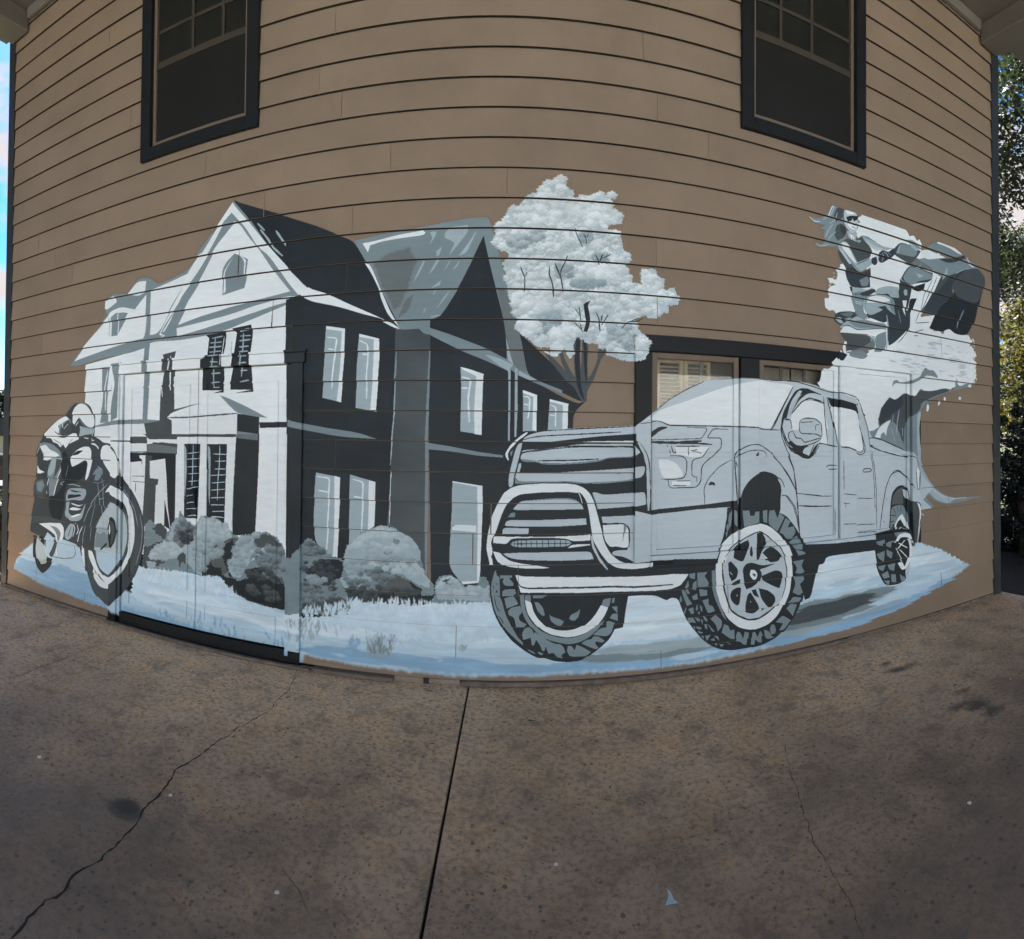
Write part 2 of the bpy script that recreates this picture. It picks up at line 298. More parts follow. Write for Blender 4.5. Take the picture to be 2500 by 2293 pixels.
P W -770,2259 -712,2252 -641,2202 -694,2217
P W -888,2643 -842,2618 -777,2465 -713,2322 -681,2269 -645,2207 -686,2251 -731,2305 -777,2412 -786,2465 -842,2574
P W -899,2765 -826,2771 -683,2801 -508,2824 -492,2808 -508,2792 -639,2781 -772,2767 -848,2746 -861,2700
P S -464,2811 -421,2814 -429,2780 -463,2729 -447,2776
P S -369,2804 -335,2833 -223,2844 -223,2809 -265,2750 -342,2652 -308,2733 -325,2751 -369,2769
P S -163,2826 -197,2749 -230,2672 -281,2651 -222,2732
P S -420,2685 -385,2714 -402,2658 -419,2654
P S -502,2635 -493,2626 -522,2558 -565,2491 -540,2559
P S -419,2637 -402,2632 -436,2573 -470,2539
P S -333,2635 -341,2605 -379,2554
P S -273,2630 -289,2587 -319,2566
P S -335,2442 -356,2399 -416,2323 -382,2382
P S -417,2443 -443,2409 -434,2435
P S -481,2332 -498,2294 -494,2324
P S -387,2503 -452,2453 -400,2469
L S 6.9 -623,2215 -571,2235 -510,2247
L S 6.8 -450,2272 -389,2283
P G2 -659,2268 -617,2388 -564,2421 -590,2318 -651,2276
P M -676,2199 -453,2203 -452,2074 -456,1902 -461,1730 -463,1538 -465,1346 -465,1075 -465,804 -465,534 -744,517 -727,792 -709,1067 -692,1342 -686,1536 -679,1730 -678,1964
P M -623,2198 -518,2204 -474,2134 -481,2022 -586,1998 -639,2059
P G -674,2060 -667,2068 -665,1903 -681,1882
L S 6.1 -674,1878 -677,1695 -690,1505 -697,1342
P G -460,2065 -452,2065 -454,1885 -455,1816 -456,1696 -463,1507 -456,1346 -476,1346 -480,1507 -475,1661 -470,1816
P G -677,2260 -458,2259 -453,2164 -492,2169 -536,2213 -623,2206
P G -456,2207 -328,2163 -96,2073 49,1997 75,1976 101,1951 212,1882 371,1823 371,1801 187,1871 93,1912 50,1946 33,1937 -104,2000 -284,2072 -453,2160
P S -109,2038 -45,2026 66,1976 33,1937 -36,1979
P S 33,1946 50,1946 50,1886 50,1691 47,1504 37,1504 37,1661 38,1818
P S 77,1955 92,1951 93,1878 95,1691 88,1529 75,1529 76,1674 76,1818
P S 101,1938 212,1882 187,1875 101,1908
P G2 -40,2449 11,2449 81,2262 125,2075 148,1930 92,1946 49,2006 23,2116 4,2253
P S 18,2142 49,2031 66,1980 32,2005
P S -1139,2240 -1010,2211 -1013,2078 -1020,1910 -1027,1742 -1156,1773 -1148,2002
P W -1139,2244 -1009,2220 -1009,2087 -1018,1914 -1027,1741 -1058,1750 -1039,1954 -1029,2203 -1139,2222
L W 8 -1128,2168 -1061,2160 -1065,2124 -1082,2000 -1094,1831
L W 8 -1121,2091 -1078,2085
P S -912,2181 -782,2145 -781,2071 -788,1875 -794,1680 -928,1705 -927,1850 -925,1996
P W -912,2182 -780,2145 -777,2062 -785,1872 -794,1682 -832,1689 -820,1906 -814,2142 -912,2161
L W 7.9 -908,2136 -854,2112 -853,2055 -860,1906 -858,1761
L W 7.9 -894,2052 -857,2047
P S -261,1959 -120,1919 -123,1729 -127,1540 -259,1560 -256,1816
P W -263,1961 -197,1944 -118,1915 -127,1732 -127,1538 -172,1544 -174,1731 -163,1902 -248,1944
L W 8.5 -252,1897 -196,1884 -212,1774 -204,1616
L W 8.5 -256,1829 -213,1829
P S 127,1819 213,1790 213,1565 128,1564
P W 126,1821 215,1790 213,1565 187,1573 192,1777 126,1802
L W 6.8 132,1781 170,1777 167,1692 159,1641
L W 5.9 132,1734 162,1726
P S 294,1766 410,1738 403,1575 283,1574
P W 294,1766 410,1738 407,1567 373,1566 376,1729 294,1749
L W 6 299,1728 333,1720 330,1591
L W 6 291,1668 325,1664
P G -1399,1630 -1354,1616 -1123,1576 -910,1546 -783,1506 -1029,1519 -1285,1562 -1398,1584
P G -458,1486 -320,1466 -149,1434 6,1414 6,1400 -149,1410 -320,1436 -458,1446
P M -1412,1478 -1402,1478 -1398,1219 -1395,959 -1392,701 -1400,700 -1404,959 -1408,1218
P S -1196,1283 -1030,1257 -1035,994 -1041,730 -1107,748 -1198,834 -1205,1031
P W -1067,1265 -1028,1255 -1028,1129 -1033,929 -1038,729 -1069,733 -1063,950 -1065,1127
L W 8 -1185,1257 -1100,1249 -1103,1126 -1107,948 -1112,769
L W 8.1 -1174,1167 -1108,1159
P S -964,1277 -793,1234 -793,1090 -794,947 -874,873 -964,789 -962,1044
P W -838,1243 -793,1234 -796,955 -838,927 -837,1136
L W 7.9 -944,1247 -874,1231 -875,1091 -879,908
L W 7.9 -932,1137 -877,1131
P S -305,1249 -118,1224 -116,1070 -122,848 -129,626 -234,615 -316,710 -318,811 -307,1066
P W -305,1251 -118,1224 -115,1112 -122,871 -129,630 -234,615 -239,632 -146,638 -145,811 -145,985 -151,1217 -305,1243
P W -302,965 -277,984 -153,980 -155,938 -302,948
P G -477,1490 -456,1490 -456,1276 -455,1063 -456,866 -457,670 -470,678 -474,870 -477,1062 -477,1276
P G -458,1486 -320,1466 -149,1434 6,1414 6,1400 -149,1413 -320,1436 -458,1446
L W 3.5 -694,1314 -697,1137 -701,960
G house
P M -2740,1523 -2581,1525 -2574,1445 -2291,1481 -2294,1373 -2303,1373 -2302,1104 -2302,835 -2612,802 -2598,1124 -2583,1381 -2737,1378
P W -2739,1450 -2578,1453 -2578,1389 -2737,1384
P W -2740,1523 -2606,1524 -2581,1505 -2740,1503
P G2 -2574,1437 -2505,1450 -2295,1427 -2303,1380 -2578,1385
P K -2737,1376 -2312,1380 -2303,1369 -2308,1142 -2311,834 -2348,807 -2396,826 -2497,1051 -2601,1284 -2735,1303
P W -2735,1299 -2627,1313 -2625,1203 -2681,1175 -2731,1066
P W -2651,1357 -2588,1360 -2589,1196 -2625,1203 -2622,1323 -2648,1338
P W -2717,1191 -2589,1195 -2593,1148 -2597,1076 -2608,883 -2666,958 -2683,1037 -2685,1139 -2717,1147
L M 3.2 -2717,1191 -2589,1195
L M 3.2 -2717,1147 -2593,1148
L M 4.1 -2683,1139 -2684,1062
P M -2588,1360 -2523,1355 -2527,1323 -2552,1316 -2549,1183 -2463,1180 -2468,1136 -2484,1131 -2488,816 -2597,804 -2596,1044
P W -2547,1316 -2401,1340 -2384,1184 -2371,983 -2344,823 -2348,807 -2359,868 -2400,1027 -2401,833 -2493,831 -2484,1131 -2465,1140 -2463,1180 -2544,1183
P W -2550,1485 -2296,1488 -2292,1507 -2035,1508 -1795,1509 -1796,1422 -1807,1130 -1819,838 -1888,802 -2089,782 -2301,759 -2297,1066 -2294,1260 -2291,1454 -2408,1459
P S -1797,1458 -1806,1314 -1809,1098 -1815,853 -1820,881 -1812,1170 -1804,1386
P K -2231,1455 -2088,1457 -2096,1154 -2104,911 -2221,908 -2225,1147
P K -2029,1456 -1867,1459 -1874,1167 -1880,898 -2017,915 -2026,914 -2026,1158
P S -2231,1452 -2208,1421 -2204,1224 -2219,1033 -2228,1223
P S -2027,1451 -2002,1425 -1999,1234 -2002,1012 -2014,1085 -2016,1307 -2027,1380
L C 4.5 -2150,1452 -2151,1264 -2157,1128
L C 4.5 -2200,1383 -2162,1388 -2096,1397
L C 4.5 -2197,1342 -2095,1350
L C 4.5 -2192,1285 -2096,1293
L C 4.5 -2186,1234 -2097,1242
L C 4.5 -2185,1178 -2096,1188
L C 5.3 -2198,1122 -2153,1130 -2144,1138 -2100,1143
L C 4.5 -2197,1069 -2161,1079 -2134,1083
L C 4.5 -2196,1016 -2160,1029 -2124,1031
L C 4.5 -2204,974 -2159,981 -2115,983
L C 5.3 -2189,922 -2149,932 -2109,933
L C 5.1 -1925,1456 -1927,1310 -1937,1200 -1939,1057
L C 4.4 -1979,1387 -1869,1385
L C 4.4 -1963,1334 -1873,1339
L C 5.1 -1966,1278 -1873,1283
L C 4.4 -1997,1231 -1875,1241
L C 4.4 -1988,1177 -1878,1190
L C 4.4 -1995,1125 -1878,1139
L C 5.1 -1994,1070 -1878,1081
L C 4.4 -1994,1020 -1880,1027
L C 4.4 -1980,973 -1879,983
L C 5.1 -1988,936 -1933,938 -1881,937
P K -1794,1530 -1615,1532 -1615,1320 -1623,1081 -1631,841 -1814,817 -1811,1098 -1800,1386
P G2 -1794,1530 -1626,1532 -1627,1488 -1795,1503
P W -1613,1532 -1401,1533 -1401,1361 -1400,1189 -1398,944 -1396,699 -1489,631 -1637,826 -1629,1020 -1621,1215 -1617,1373
P K -1399,1533 -1278,1534 -1277,1254 -1276,973 -1275,693 -1396,699 -1398,944 -1400,1189 -1399,1361
G bush
R G 10.1 -2585,486 -2591,765 -2577,830 -2533,859 -2493,831 -2435,845 -2386,819 -2381,788 -2348,807 -2312,880 -2267,915 -2253,953 -2230,919 -2184,885 -2130,852 -2104,885 -2070,933 -2026,936 -1992,928 -1949,928 -1924,897 -1873,898 -1840,865 -1806,825 -1757,815 -1746,827 -1686,836 -1623,855 -1531,863 -1469,834 -1423,775 -1400,702 -1356,713 -1327,763 -1305,779 -1270,829 -1237,855 -1198,834 -1126,793 -1104,761 -1045,739 -849,687 -846,492 -981,362 -1262,330 -1292,353 -1409,331 -1639,368 -1759,401 -1841,432 -1883,513 -2053,496 -2231,508 -2565,481
R M 11 -2605,491 -2588,645 -2519,670 -2461,693 -2394,725 -2472,763 -2507,798 -2473,833 -2425,842 -2376,797 -2380,734 -2422,698 -2479,644 -2498,578 -2419,558 -2381,548 -2565,481
R M2 9.1 -2274,838 -2211,882 -2130,852 -2145,731 -2181,704 -2208,739 -2281,700 -2328,733 -2292,790
R S 10.8 -2366,736 -2348,792 -2312,873 -2257,916 -2230,896 -2265,824 -2292,790 -2328,725
R S 7.5 -2557,570 -2518,631 -2480,675 -2394,709 -2291,729 -2190,726 -2146,746 -2077,858 -2026,921 -1975,919 -1923,886 -1848,871 -1823,830 -1806,796 -1887,744 -1954,708 -2005,717 -2057,696 -2062,503 -2124,524 -2197,589 -2252,612 -2381,571 -2468,567
R S2 7 -2479,644 -2422,682 -2403,716 -2365,705 -2300,720 -2272,693 -2199,717 -2198,672 -2262,656 -2316,603 -2345,638 -2430,627
R S2 6.7 -2113,869 -2061,918 -1992,917 -1974,882 -2059,815 -2111,780
R S 6.4 -2566,537 -2467,543 -2476,503 -2545,484
R M 6.1 -2275,609 -2234,652 -2197,634 -2196,559 -2233,584 -2250,528
R M2 8.7 -2031,721 -1904,757 -1806,810 -1757,794 -1780,705 -1819,622 -1843,554 -1884,527 -1986,572 -2039,654
R K 8.7 -2039,654 -2004,629 -1969,582 -1901,576 -1884,527 -1850,517 -1801,524 -1851,575 -1886,657 -1879,731 -1806,796 -1796,718 -1836,620 -1842,533 -1760,508 -1657,542 -1618,519 -1412,529 -1402,352 -1523,357 -1678,384 -1832,433 -1900,518 -2002,518 -2053,496 -2063,577 -2029,574
R S 7.2 -1844,619 -1804,681 -1781,770 -1750,823 -1662,824 -1615,842 -1646,783 -1606,759 -1668,696 -1682,624 -1721,569 -1753,523 -1810,530 -1843,569
R G 6.3 -1660,683 -1613,723 -1552,743 -1568,797 -1491,797 -1430,734 -1407,667 -1413,584 -1473,564 -1565,588 -1643,614
R S2 4.2 -1613,723 -1567,762 -1552,736 -1597,689 -1667,654
R M 7 -1646,811 -1569,853 -1492,839 -1438,781 -1468,758 -1529,780 -1583,754 -1645,755
R M2 7 -1714,585 -1604,619 -1542,612 -1580,579 -1564,553 -1428,569 -1412,529 -1602,528 -1697,537
R K 6.4 -1698,587 -1619,617 -1565,602 -1610,548 -1689,545
R M 6.8 -1276,754 -1255,830 -1205,820 -1140,798 -1111,754 -1211,746
R K 6.7 -1266,613 -1224,657 -1160,717 -1045,726 -985,704 -1012,649 -1081,603 -1159,616 -1252,601
R G 5.4 -1266,566 -1238,616 -1159,623 -1137,598 -1067,598 -1060,559 -1158,563
R M2 6.7 -1279,483 -1193,506 -1122,500 -1065,472 -981,414 -1050,354 -1277,368
R C 5.6 -1639,368 -1523,357 -1402,352 -1401,325 -1484,328
R G 7.9 -1277,332 -1289,520 -1271,612 -1204,637 -1147,606 -1016,600 -1017,635 -990,690 -995,760 -973,814 -928,870 -910,897 -838,927 -767,961 -714,957 -661,948 -634,928 -573,896 -529,855 -498,805 -497,754 -466,670 -414,613 -405,554 -481,491 -568,469 -655,463 -832,458 -968,429 -1013,380 -1200,342
R S 6.1 -990,743 -982,796 -928,870 -906,896 -838,923 -758,962 -714,955 -652,944 -634,928 -573,896 -529,855 -498,805 -502,754 -571,742 -676,745 -746,724 -800,703 -871,646 -971,639 -1004,698
R S2 4.4 -973,797 -919,870 -838,919 -758,931 -661,927 -590,895 -546,854 -616,869 -749,888 -838,875 -927,817
R G 5.2 -678,883 -634,876 -633,833 -668,849
R G 6.1 -730,820 -686,814 -624,765 -519,762 -571,742 -694,762 -729,786
R S 6.1 -1026,608 -952,632 -871,646 -800,712 -747,737 -693,727 -658,686 -710,631 -799,617 -870,568 -979,542
R S2 5.2 -836,710 -747,737 -685,723 -799,677
R S 6 -667,737 -589,775 -519,744 -492,694 -440,637 -439,586 -500,600 -570,631 -640,678
R S2 4.3 -606,758 -536,744 -484,695 -475,653 -536,701
R M2 7.8 -675,668 -587,630 -500,575 -499,524 -656,549 -780,566 -745,620 -692,615
R K 6.9 -569,622 -491,575 -490,533 -413,536 -430,485 -568,469 -726,467 -744,508 -612,517 -516,531
R M 7.8 -997,549 -833,536 -691,529 -568,528 -499,507 -611,474 -833,475 -959,473
R M2 8 -1278,413 -1164,471 -1033,475 -959,473 -941,431 -986,383 -1106,397 -1248,345
R K 8 -1252,614 -1167,703 -1036,722 -999,663 -1016,600 -1109,601 -1166,596
R G 6 -404,545 -409,604 -380,657 -312,672 -260,644 -217,603 -141,613 -133,664 -91,665 -65,606 -64,497 -140,487 -310,490 -430,493
R S 6 -400,562 -397,622 -363,653 -312,668 -269,644 -234,594 -183,604 -132,596 -73,597 -68,505 -225,518 -387,512
R S2 4.3 -388,605 -363,649 -303,664 -286,651 -337,633 -371,589
R M 5.1 -363,632 -312,651 -269,635 -311,608
R C2 12.1 -1200,324 -967,385 -941,457 -905,496 -886,462 -743,478 -568,464 -438,480 -310,481 -157,503 -64,505 -38,438 31,313 -222,240 -393,258 -565,272 -785,289 -1012,301
R S 5.3 -950,457 -905,500 -891,471 -908,399 -940,405
U S2 S 45 28.8 -2112,854 -2044,927 -1949,921 -1848,879 -1823,823 -1904,757 -2057,726 -2111,780
U S G 54 34.7 -2111,780 -1888,759 -1853,676 -2004,643 -2054,526 -2142,551
U S2 S 45 26.3 -2547,571 -2403,700 -2199,717 -2216,647 -2326,617 -2440,625 -2478,565
U G M 45 31.7 -2328,756 -2257,893 -2148,851 -2163,729 -2253,688
U M K 27 31.6 -2292,798 -2147,836 -2137,747 -2217,707
U S G 54 31.6 -1836,627 -1757,801 -1607,843 -1660,718 -1721,569 -1801,538
U G M 54 32.7 -1660,697 -1552,792 -1438,760 -1413,605 -1526,592
U M K 36 32.8 -1722,584 -1565,616 -1420,556 -1419,528 -1641,530
U K K 45 36.6 -1817,500 -1564,532 -1419,501 -1417,378 -1600,395 -1751,445
U M2 K 27 36.5 -1719,463 -1487,507 -1447,401 -1600,409
U G M 36 28.1 -1276,788 -1226,846 -1126,786 -1125,753 -1268,741
U M K 45 31.4 -1275,693 -1125,726 -985,658 -1018,543 -1265,491
U S G 27 24.5 -1252,587 -1180,628 -1123,599 -1081,570 -1222,563
U G M 45 31.5 -1272,531 -1080,537 -1016,450 -1263,370
U S2 S 54 29.4 -973,797 -901,889 -758,957 -634,919 -529,847 -511,779 -694,796 -873,786
U S G 54 36.2 -990,725 -836,771 -571,776 -527,736 -746,655 -971,648
U G M 36 31.8 -1016,600 -800,695 -657,669 -709,588 -924,564
U S2 S 27 27 -818,711 -693,727 -519,736 -466,653 -570,665 -746,681
U M K 54 33.9 -970,551 -745,577 -499,566 -499,507 -743,482 -950,474
U K K 36 31.4 -744,517 -499,524 -481,491 -726,467
U S2 S 36 24.3 -396,597 -312,668 -234,602 -73,606 -73,538 -225,543 -379,546
U M K 36 37.2 -1268,414 -1014,477 -959,429 -1106,388 -1267,360
R K 7.2 -1289,358 -1087,362 -1172,341 -1248,331 -1276,314
R C2 7.7 -949,395 -943,448 -923,476 -905,500 -891,466 -833,471 -797,457 -743,478 -690,465 -629,473 -568,460 -516,467 -438,480 -395,469 -310,488 -225,480 -140,505 -64,503 -46,455 -224,446 -395,438 -567,426 -832,406
R C2 8.9 -2615,481 -2555,483 -2418,488 -2305,494 -2177,509 -2062,499 -1968,512 -1892,512 -1841,446 -1759,401 -1639,368 -1522,350 -1409,334 -1416,296 -1638,291 -1880,332 -2229,372 -2593,389
Y S3 120 72.8 -2677,472 -2437,485 -2213,496 -2018,479 -1833,462 -1702,395 -1915,392 -2139,387 -2378,393 -2634,398
Y S3 150 56.7 -941,470 -673,500 -438,498 -259,503 -81,505 -80,454 -322,447 -567,434 -752,424 -940,410
Y C2 90 69.5 -1278,395 -1107,435 -941,470 -832,454 -940,379 -1099,356 -1262,330
G tree
P M 445,2168 526,2171 534,2068 528,1977 535,1899 561,1939 593,2011 598,2083 602,2174 618,2175 619,2110 626,2051 600,1979 561,1874 529,1822 526,1764 507,1744 477,1782 451,1839 392,1883 340,1946 288,2009 262,2054 288,2042 340,1998 392,1941 365,1998 349,2075 355,2107 368,2089 385,2018 424,1942 450,1904 443,2000 442,2091
P M 619,2071 652,2118 701,2162 705,2153 665,2099 619,2025
P T 484,2144 495,2144 493,2073 489,1956 483,2001
P K 455,2143 481,2144 479,1976 490,1860 513,1757 484,1795 460,1872 449,2007
P K 501,2144 520,2145 528,2009 522,1847 512,1925
R S2 9 -59,2822 -27,2845 -8,2890 23,2942 62,2949 106,2983 144,3035 202,3057 241,3084 279,3118 318,3133 363,3152 383,3111 402,3086 441,3092 432,3036 475,3006 487,3046 546,3061 612,3073 692,3071 659,3028 679,2984 720,2968 747,2924 747,2885 707,2894 653,2883 654,2847 714,2829 747,2786 755,2734 795,2704 799,2651 769,2629 782,2591 816,2567 816,2527 857,2517 891,2513 871,2558 918,2615 953,2632 980,2614 987,2575 1036,2566 1023,2484 1100,2518 1107,2478 1143,2441 1129,2406 1058,2393 1058,2346 989,2328 975,2293 920,2296 892,2321 838,2284 852,2232 893,2195 914,2156 921,2071 894,2024 799,2012 719,2029 652,2052 639,2111 533,2120 455,2162 442,2104 449,2046 417,2019 384,2076 326,2042 294,2042 287,2087 236,2079 185,2104 146,2148 101,2173 84,2224 87,2262 68,2307 28,2415 8,2543 -12,2607 33,2653 13,2691 -45,2710 -45,2761
U W S 560 40 -59,2822 -27,2845 -8,2890 23,2942 62,2949 106,2983 144,3035 202,3057 241,3084 279,3118 318,3133 363,3152 383,3111 402,3086 441,3092 432,3036 475,3006 487,3046 546,3061 612,3073 692,3071 659,3028 679,2984 720,2968 747,2924 747,2885 707,2894 653,2883 654,2847 714,2829 747,2786 755,2734 795,2704 799,2651 769,2629 782,2591 816,2567 816,2527 857,2517 891,2513 871,2558 918,2615 953,2632 980,2614 987,2575 1036,2566 1023,2484 1100,2518 1107,2478 1058,2393 989,2328 920,2323 838,2284 852,2232 914,2156 894,2069 799,2052 652,2085 533,2145 455,2194 442,2142 326,2100 236,2105 146,2173 101,2198 87,2262 68,2307 28,2415 8,2543 33,2653 13,2691 -45,2736
D W 500 8.4 -59,2822 -27,2845 -8,2890 23,2942 62,2949 106,2983 144,3035 202,3057 241,3084 279,3118 318,3133 363,3152 383,3111 402,3086 441,3092 432,3036 475,3006 487,3046 546,3061 612,3073 692,3071 659,3028 679,2984 720,2968 747,2924 747,2885 707,2894 653,2883 654,2847 714,2829 747,2786 755,2734 795,2704 799,2651 769,2629 782,2591 816,2567 816,2527 857,2517 891,2513 871,2558 918,2615 953,2632 980,2614 987,2575 1036,2566 1023,2484 1100,2518 1107,2478 1058,2393 989,2328 920,2323 838,2284 852,2232 914,2156 894,2069 799,2052 652,2085 533,2145 455,2194 442,2142 326,2100 236,2105 146,2173 101,2198 87,2262 68,2307 28,2415 8,2543 33,2653 13,2691 -45,2736
D S 160 8.4 -59,2822 -27,2845 -8,2890 23,2942 62,2949 106,2983 144,3035 202,3057 241,3084 279,3118 318,3133 363,3152 383,3111 402,3086 441,3092 432,3036 475,3006 487,3046 546,3061 612,3073 692,3071 659,3028 679,2984 720,2968 747,2924 747,2885 707,2894 653,2883 654,2847 714,2829 747,2786 755,2734 795,2704 799,2651 769,2629 782,2591 816,2567 816,2527 857,2517 891,2513 871,2558 918,2615 953,2632 980,2614 987,2575 1036,2566 1023,2484 1100,2518 1107,2478 1058,2393 989,2328 920,2323 838,2284 852,2232 914,2156 894,2069 799,2052 652,2085 533,2145 455,2194 442,2142 326,2100 236,2105 146,2173 101,2198 87,2262 68,2307 28,2415 8,2543 33,2653 13,2691 -45,2736
U S2 G 60 35 13,2736 127,2777 230,2832 256,2794 141,2726 64,2679
U S G 30 35.4 413,2503 517,2521 636,2515 623,2481 518,2476 426,2478
U S G 40 38.3 234,2278 350,2307 364,2230 235,2188 158,2174
U S G 16 29 450,2816 555,2836 542,2757 476,2753
U S G 14 29.1 556,2680 661,2700 648,2647 576,2642
U S2 G 40 39.1 677,2256 811,2237 839,2159 785,2104 665,2164
U S G 24 32 335,2616 425,2601 419,2549 348,2520
U W S2 70 44.9 37,2878 145,2971 254,3065 448,3044 679,3030 726,2935 634,2855 384,2890 127,2854
U W S2 50 38.9 543,2614 782,2604 716,2546 557,2549
U W S2 40 38.3 41,2428 291,2434 311,2331 132,2308
U W S2 36 38.4 287,2189 441,2220 455,2169 365,2088 300,2087
U W S2 40 39.6 891,2613 988,2568 1002,2462 919,2389 892,2467
U W S2 36 35.1 94,2237 222,2239 210,2187 133,2167
R W 5.1 236,2073 275,2061 352,2056 339,2030 301,2035
D W 200 8.4 -59,2822 -27,2845 -8,2890 23,2942 62,2949 106,2983 144,3035 202,3057 241,3084 279,3118 318,3133 363,3152 383,3111 402,3086 441,3092 432,3036 475,3006 487,3046 546,3061 612,3073 692,3071 659,3028 679,2984 720,2968 747,2924 747,2885 707,2894 653,2883 654,2847 714,2829 747,2786 755,2734 795,2704 799,2651 769,2629 782,2591 816,2567 816,2527 857,2517 891,2513 871,2558 918,2615 953,2632 980,2614 987,2575 1036,2566 1023,2484 1100,2518 1107,2478 1058,2393 989,2328 920,2323 838,2284 852,2232 914,2156 894,2069 799,2052 652,2085 533,2145 455,2194 442,2142 326,2100 236,2105 146,2173 101,2198 87,2262 68,2307 28,2415 8,2543 33,2653 13,2691 -45,2736
L K 5.1 105,2590 113,2561 132,2526 133,2481 129,2430
L K 3.8 145,2555 136,2526
L K 5.8 288,2595 282,2543 300,2505 310,2454 313,2399
L K 5.8 322,2619 335,2577 358,2527 372,2437
L K 5.1 399,2666 380,2618 358,2578 355,2533
L K 3.9 443,2842 463,2791 493,2725
L K 3.9 499,2813 517,2788 518,2746
L K 3.2 532,2815 519,2788
L K 5.2 575,2681 592,2649 602,2621
L K 5.2 621,2687 602,2637
L K 3.9 675,2691 615,2657
P K 548,2393 518,2378 502,2365 509,2300 519,2249 503,2196 526,2191 546,2250 539,2314 528,2359
L K 4.5 473,2350 480,2299 483,2260
L K 3.9 450,2333 477,2295
L K 3.9 444,2249 480,2221 500,2190
L K 3.9 483,2244 494,2196
L K 5.8 583,2316 601,2272 608,2200
L K 5.2 621,2305 611,2253
L K 4.5 660,2307 618,2240
L K 4.6 886,2301 852,2272 784,2268 748,2223
L K 3.9 845,2291 798,2266
G rider
R W 25.2 2583,3288 2665,3363 2717,3340 2781,3340 2846,3307 2912,3367 2956,3319 3047,3335 3082,3283 3153,3257 3237,3253 3261,3179 3596,3188 3623,3091 3463,2981 3346,2744 3234,2516 3396,2513 3512,2493 3620,2565 3689,2519 3802,2546 3889,2510 3955,2481 3903,2435 3962,2393 3985,2337 3947,2313 3984,2239 3960,2089 3886,2044 3699,2001 3483,1958 3305,1902 3207,1843 3171,1693 2940,1544 2672,1574 2652,1744 2472,1792 2228,1897 2218,1973 2246,2028 2311,2079 2329,2127 2376,2131 2396,2172 2386,2195 2473,2203 2674,2224 2633,2512 2532,2521 2348,2479 2283,2525 2264,2576 2311,2622 2301,2667 2348,2698 2301,2737 2329,2757 2377,2750 2377,2820 2406,2881 2493,2858 2675,2828 2573,3148
D W 60 13.3 2593,3299 2665,3367 2781,3344 2912,3367 3047,3335 3094,3277 3001,3236 2781,3281
D W 60 12.4 2273,2570 2311,2738 2396,2848 2454,2803 2396,2714 2339,2509
D W 120 17.4 3845,2514 3963,2482 3992,2338 3990,2101 3886,2044 3813,2125 3844,2320
H S2 60 125 2942,2261 3203,2335 3486,2416 3815,2394 3813,2125 3510,2075 3232,2030 2886,2129
P K 2372,2178 2405,2205 2424,2183 2453,2178 2415,2127 2386,2124 2369,2154
P M 3450,2987 3623,3082 3835,3190 4029,3193 4122,3140 4129,3061 4058,2905 3995,2734 3904,2571 3845,2514 3688,2505 3606,2545 3512,2493 3358,2507 3448,2639 3234,2631 3334,2800
P K 3487,2719 3621,2809 3705,2930 3819,3031 3967,3104 4122,3110 4058,2905 3964,2650 3845,2514 3702,2502 3606,2545 3512,2493 3358,2507
P K2 3296,2650 3359,2787 3488,2867 3623,3016 3706,3073 3834,3131 3650,2956 3649,2833 3514,2743 3448,2648
P M 3677,2915 3819,3031 3967,3104 4122,3130 4105,3056 4026,2859 3906,2835 3704,2854
L G 11.4 3817,2751 3745,2642 3717,2561
P T 3660,2916 3684,2897 3666,2874 3652,2895
L S 5.7 3692,3060 3820,3133 3968,3183
P G 3412,3161 3596,3179 3821,3235 3968,3223 4029,3193 3820,3138 3678,3057 3542,2998 3411,3015 3236,3012 3224,3081
P K2 3476,3150 3679,3199 3821,3269 3835,3238 3678,3161 3583,3138
P W 3267,3171 3348,3200 3490,3190 3583,3185 3412,3129 3335,3107 3261,3125
P G 3323,3212 3425,3283 3530,3316 3624,3308 3763,3268 3821,3264 3707,3216 3556,3197 3425,3201
P W 3458,3292 3543,3316 3666,3309 3792,3266 3749,3255 3624,3280 3530,3283 3464,3280
P G 3835,3190 3938,3235 3998,3191 3879,3181
L W 8.7 3850,3252 3893,3204 3968,3188
P G2 3261,3071 3386,3046 3398,3022 3248,3006
P S 3562,3077 3596,3090 3582,3016 3528,2967
P K2 3023,2871 3069,2941 3128,3006 3224,3010 3411,3006 3398,2949 3360,2913 3211,2874 3139,2842 3069,2846
P G 3046,2893 3128,2997 3212,3007 3398,2994 3398,2949 3236,2897 3151,2845 3069,2854
P S 3199,2960 3273,2958 3322,2951 3285,2952 3236,2923
P G2 3069,3011 3212,3096 3261,3071 3224,3010 3128,3006
P M 2933,3091 3024,3182 3152,3187 3261,3161 3212,3096 3128,3015 3046,3031 2955,3054
P G 3024,3173 3140,3184 3224,3152 3188,3090 3070,3080 2967,3074
L S 8.5 3022,3155 2989,3079
P S 3117,3205 3237,3172 3212,3149 3152,3170
P G 3070,3210 3153,3231 3261,3196 3286,3185 3237,3172 3141,3202
P W 3334,2908 3411,2951 3476,2998 3515,3002 3423,2854 3334,2728 3234,2622 3174,2515 3114,2489 3150,2617 3211,2724 3297,2829
L K2 3.5 3398,2940 3296,2784 3247,2633 3186,2526
L K2 4.5 3463,2981 3359,2805 3259,2644
P K 3151,2827 3309,2894 3284,2826 3235,2808 3175,2805
P W 3163,2812 3235,2804 3272,2806 3211,2742 3127,2726
P K2 3011,2869 3069,2846 3163,2838 3127,2726 3091,2625 3138,2624 3126,2500 3114,2463 2953,2330 2887,2297 2876,2430 2855,2595 2954,2696 3011,2774
P K 3127,2726 3211,2742 3174,2682 3138,2606 3103,2635
P S 3057,2774 3080,2800 3104,2792 3098,2747 3069,2742
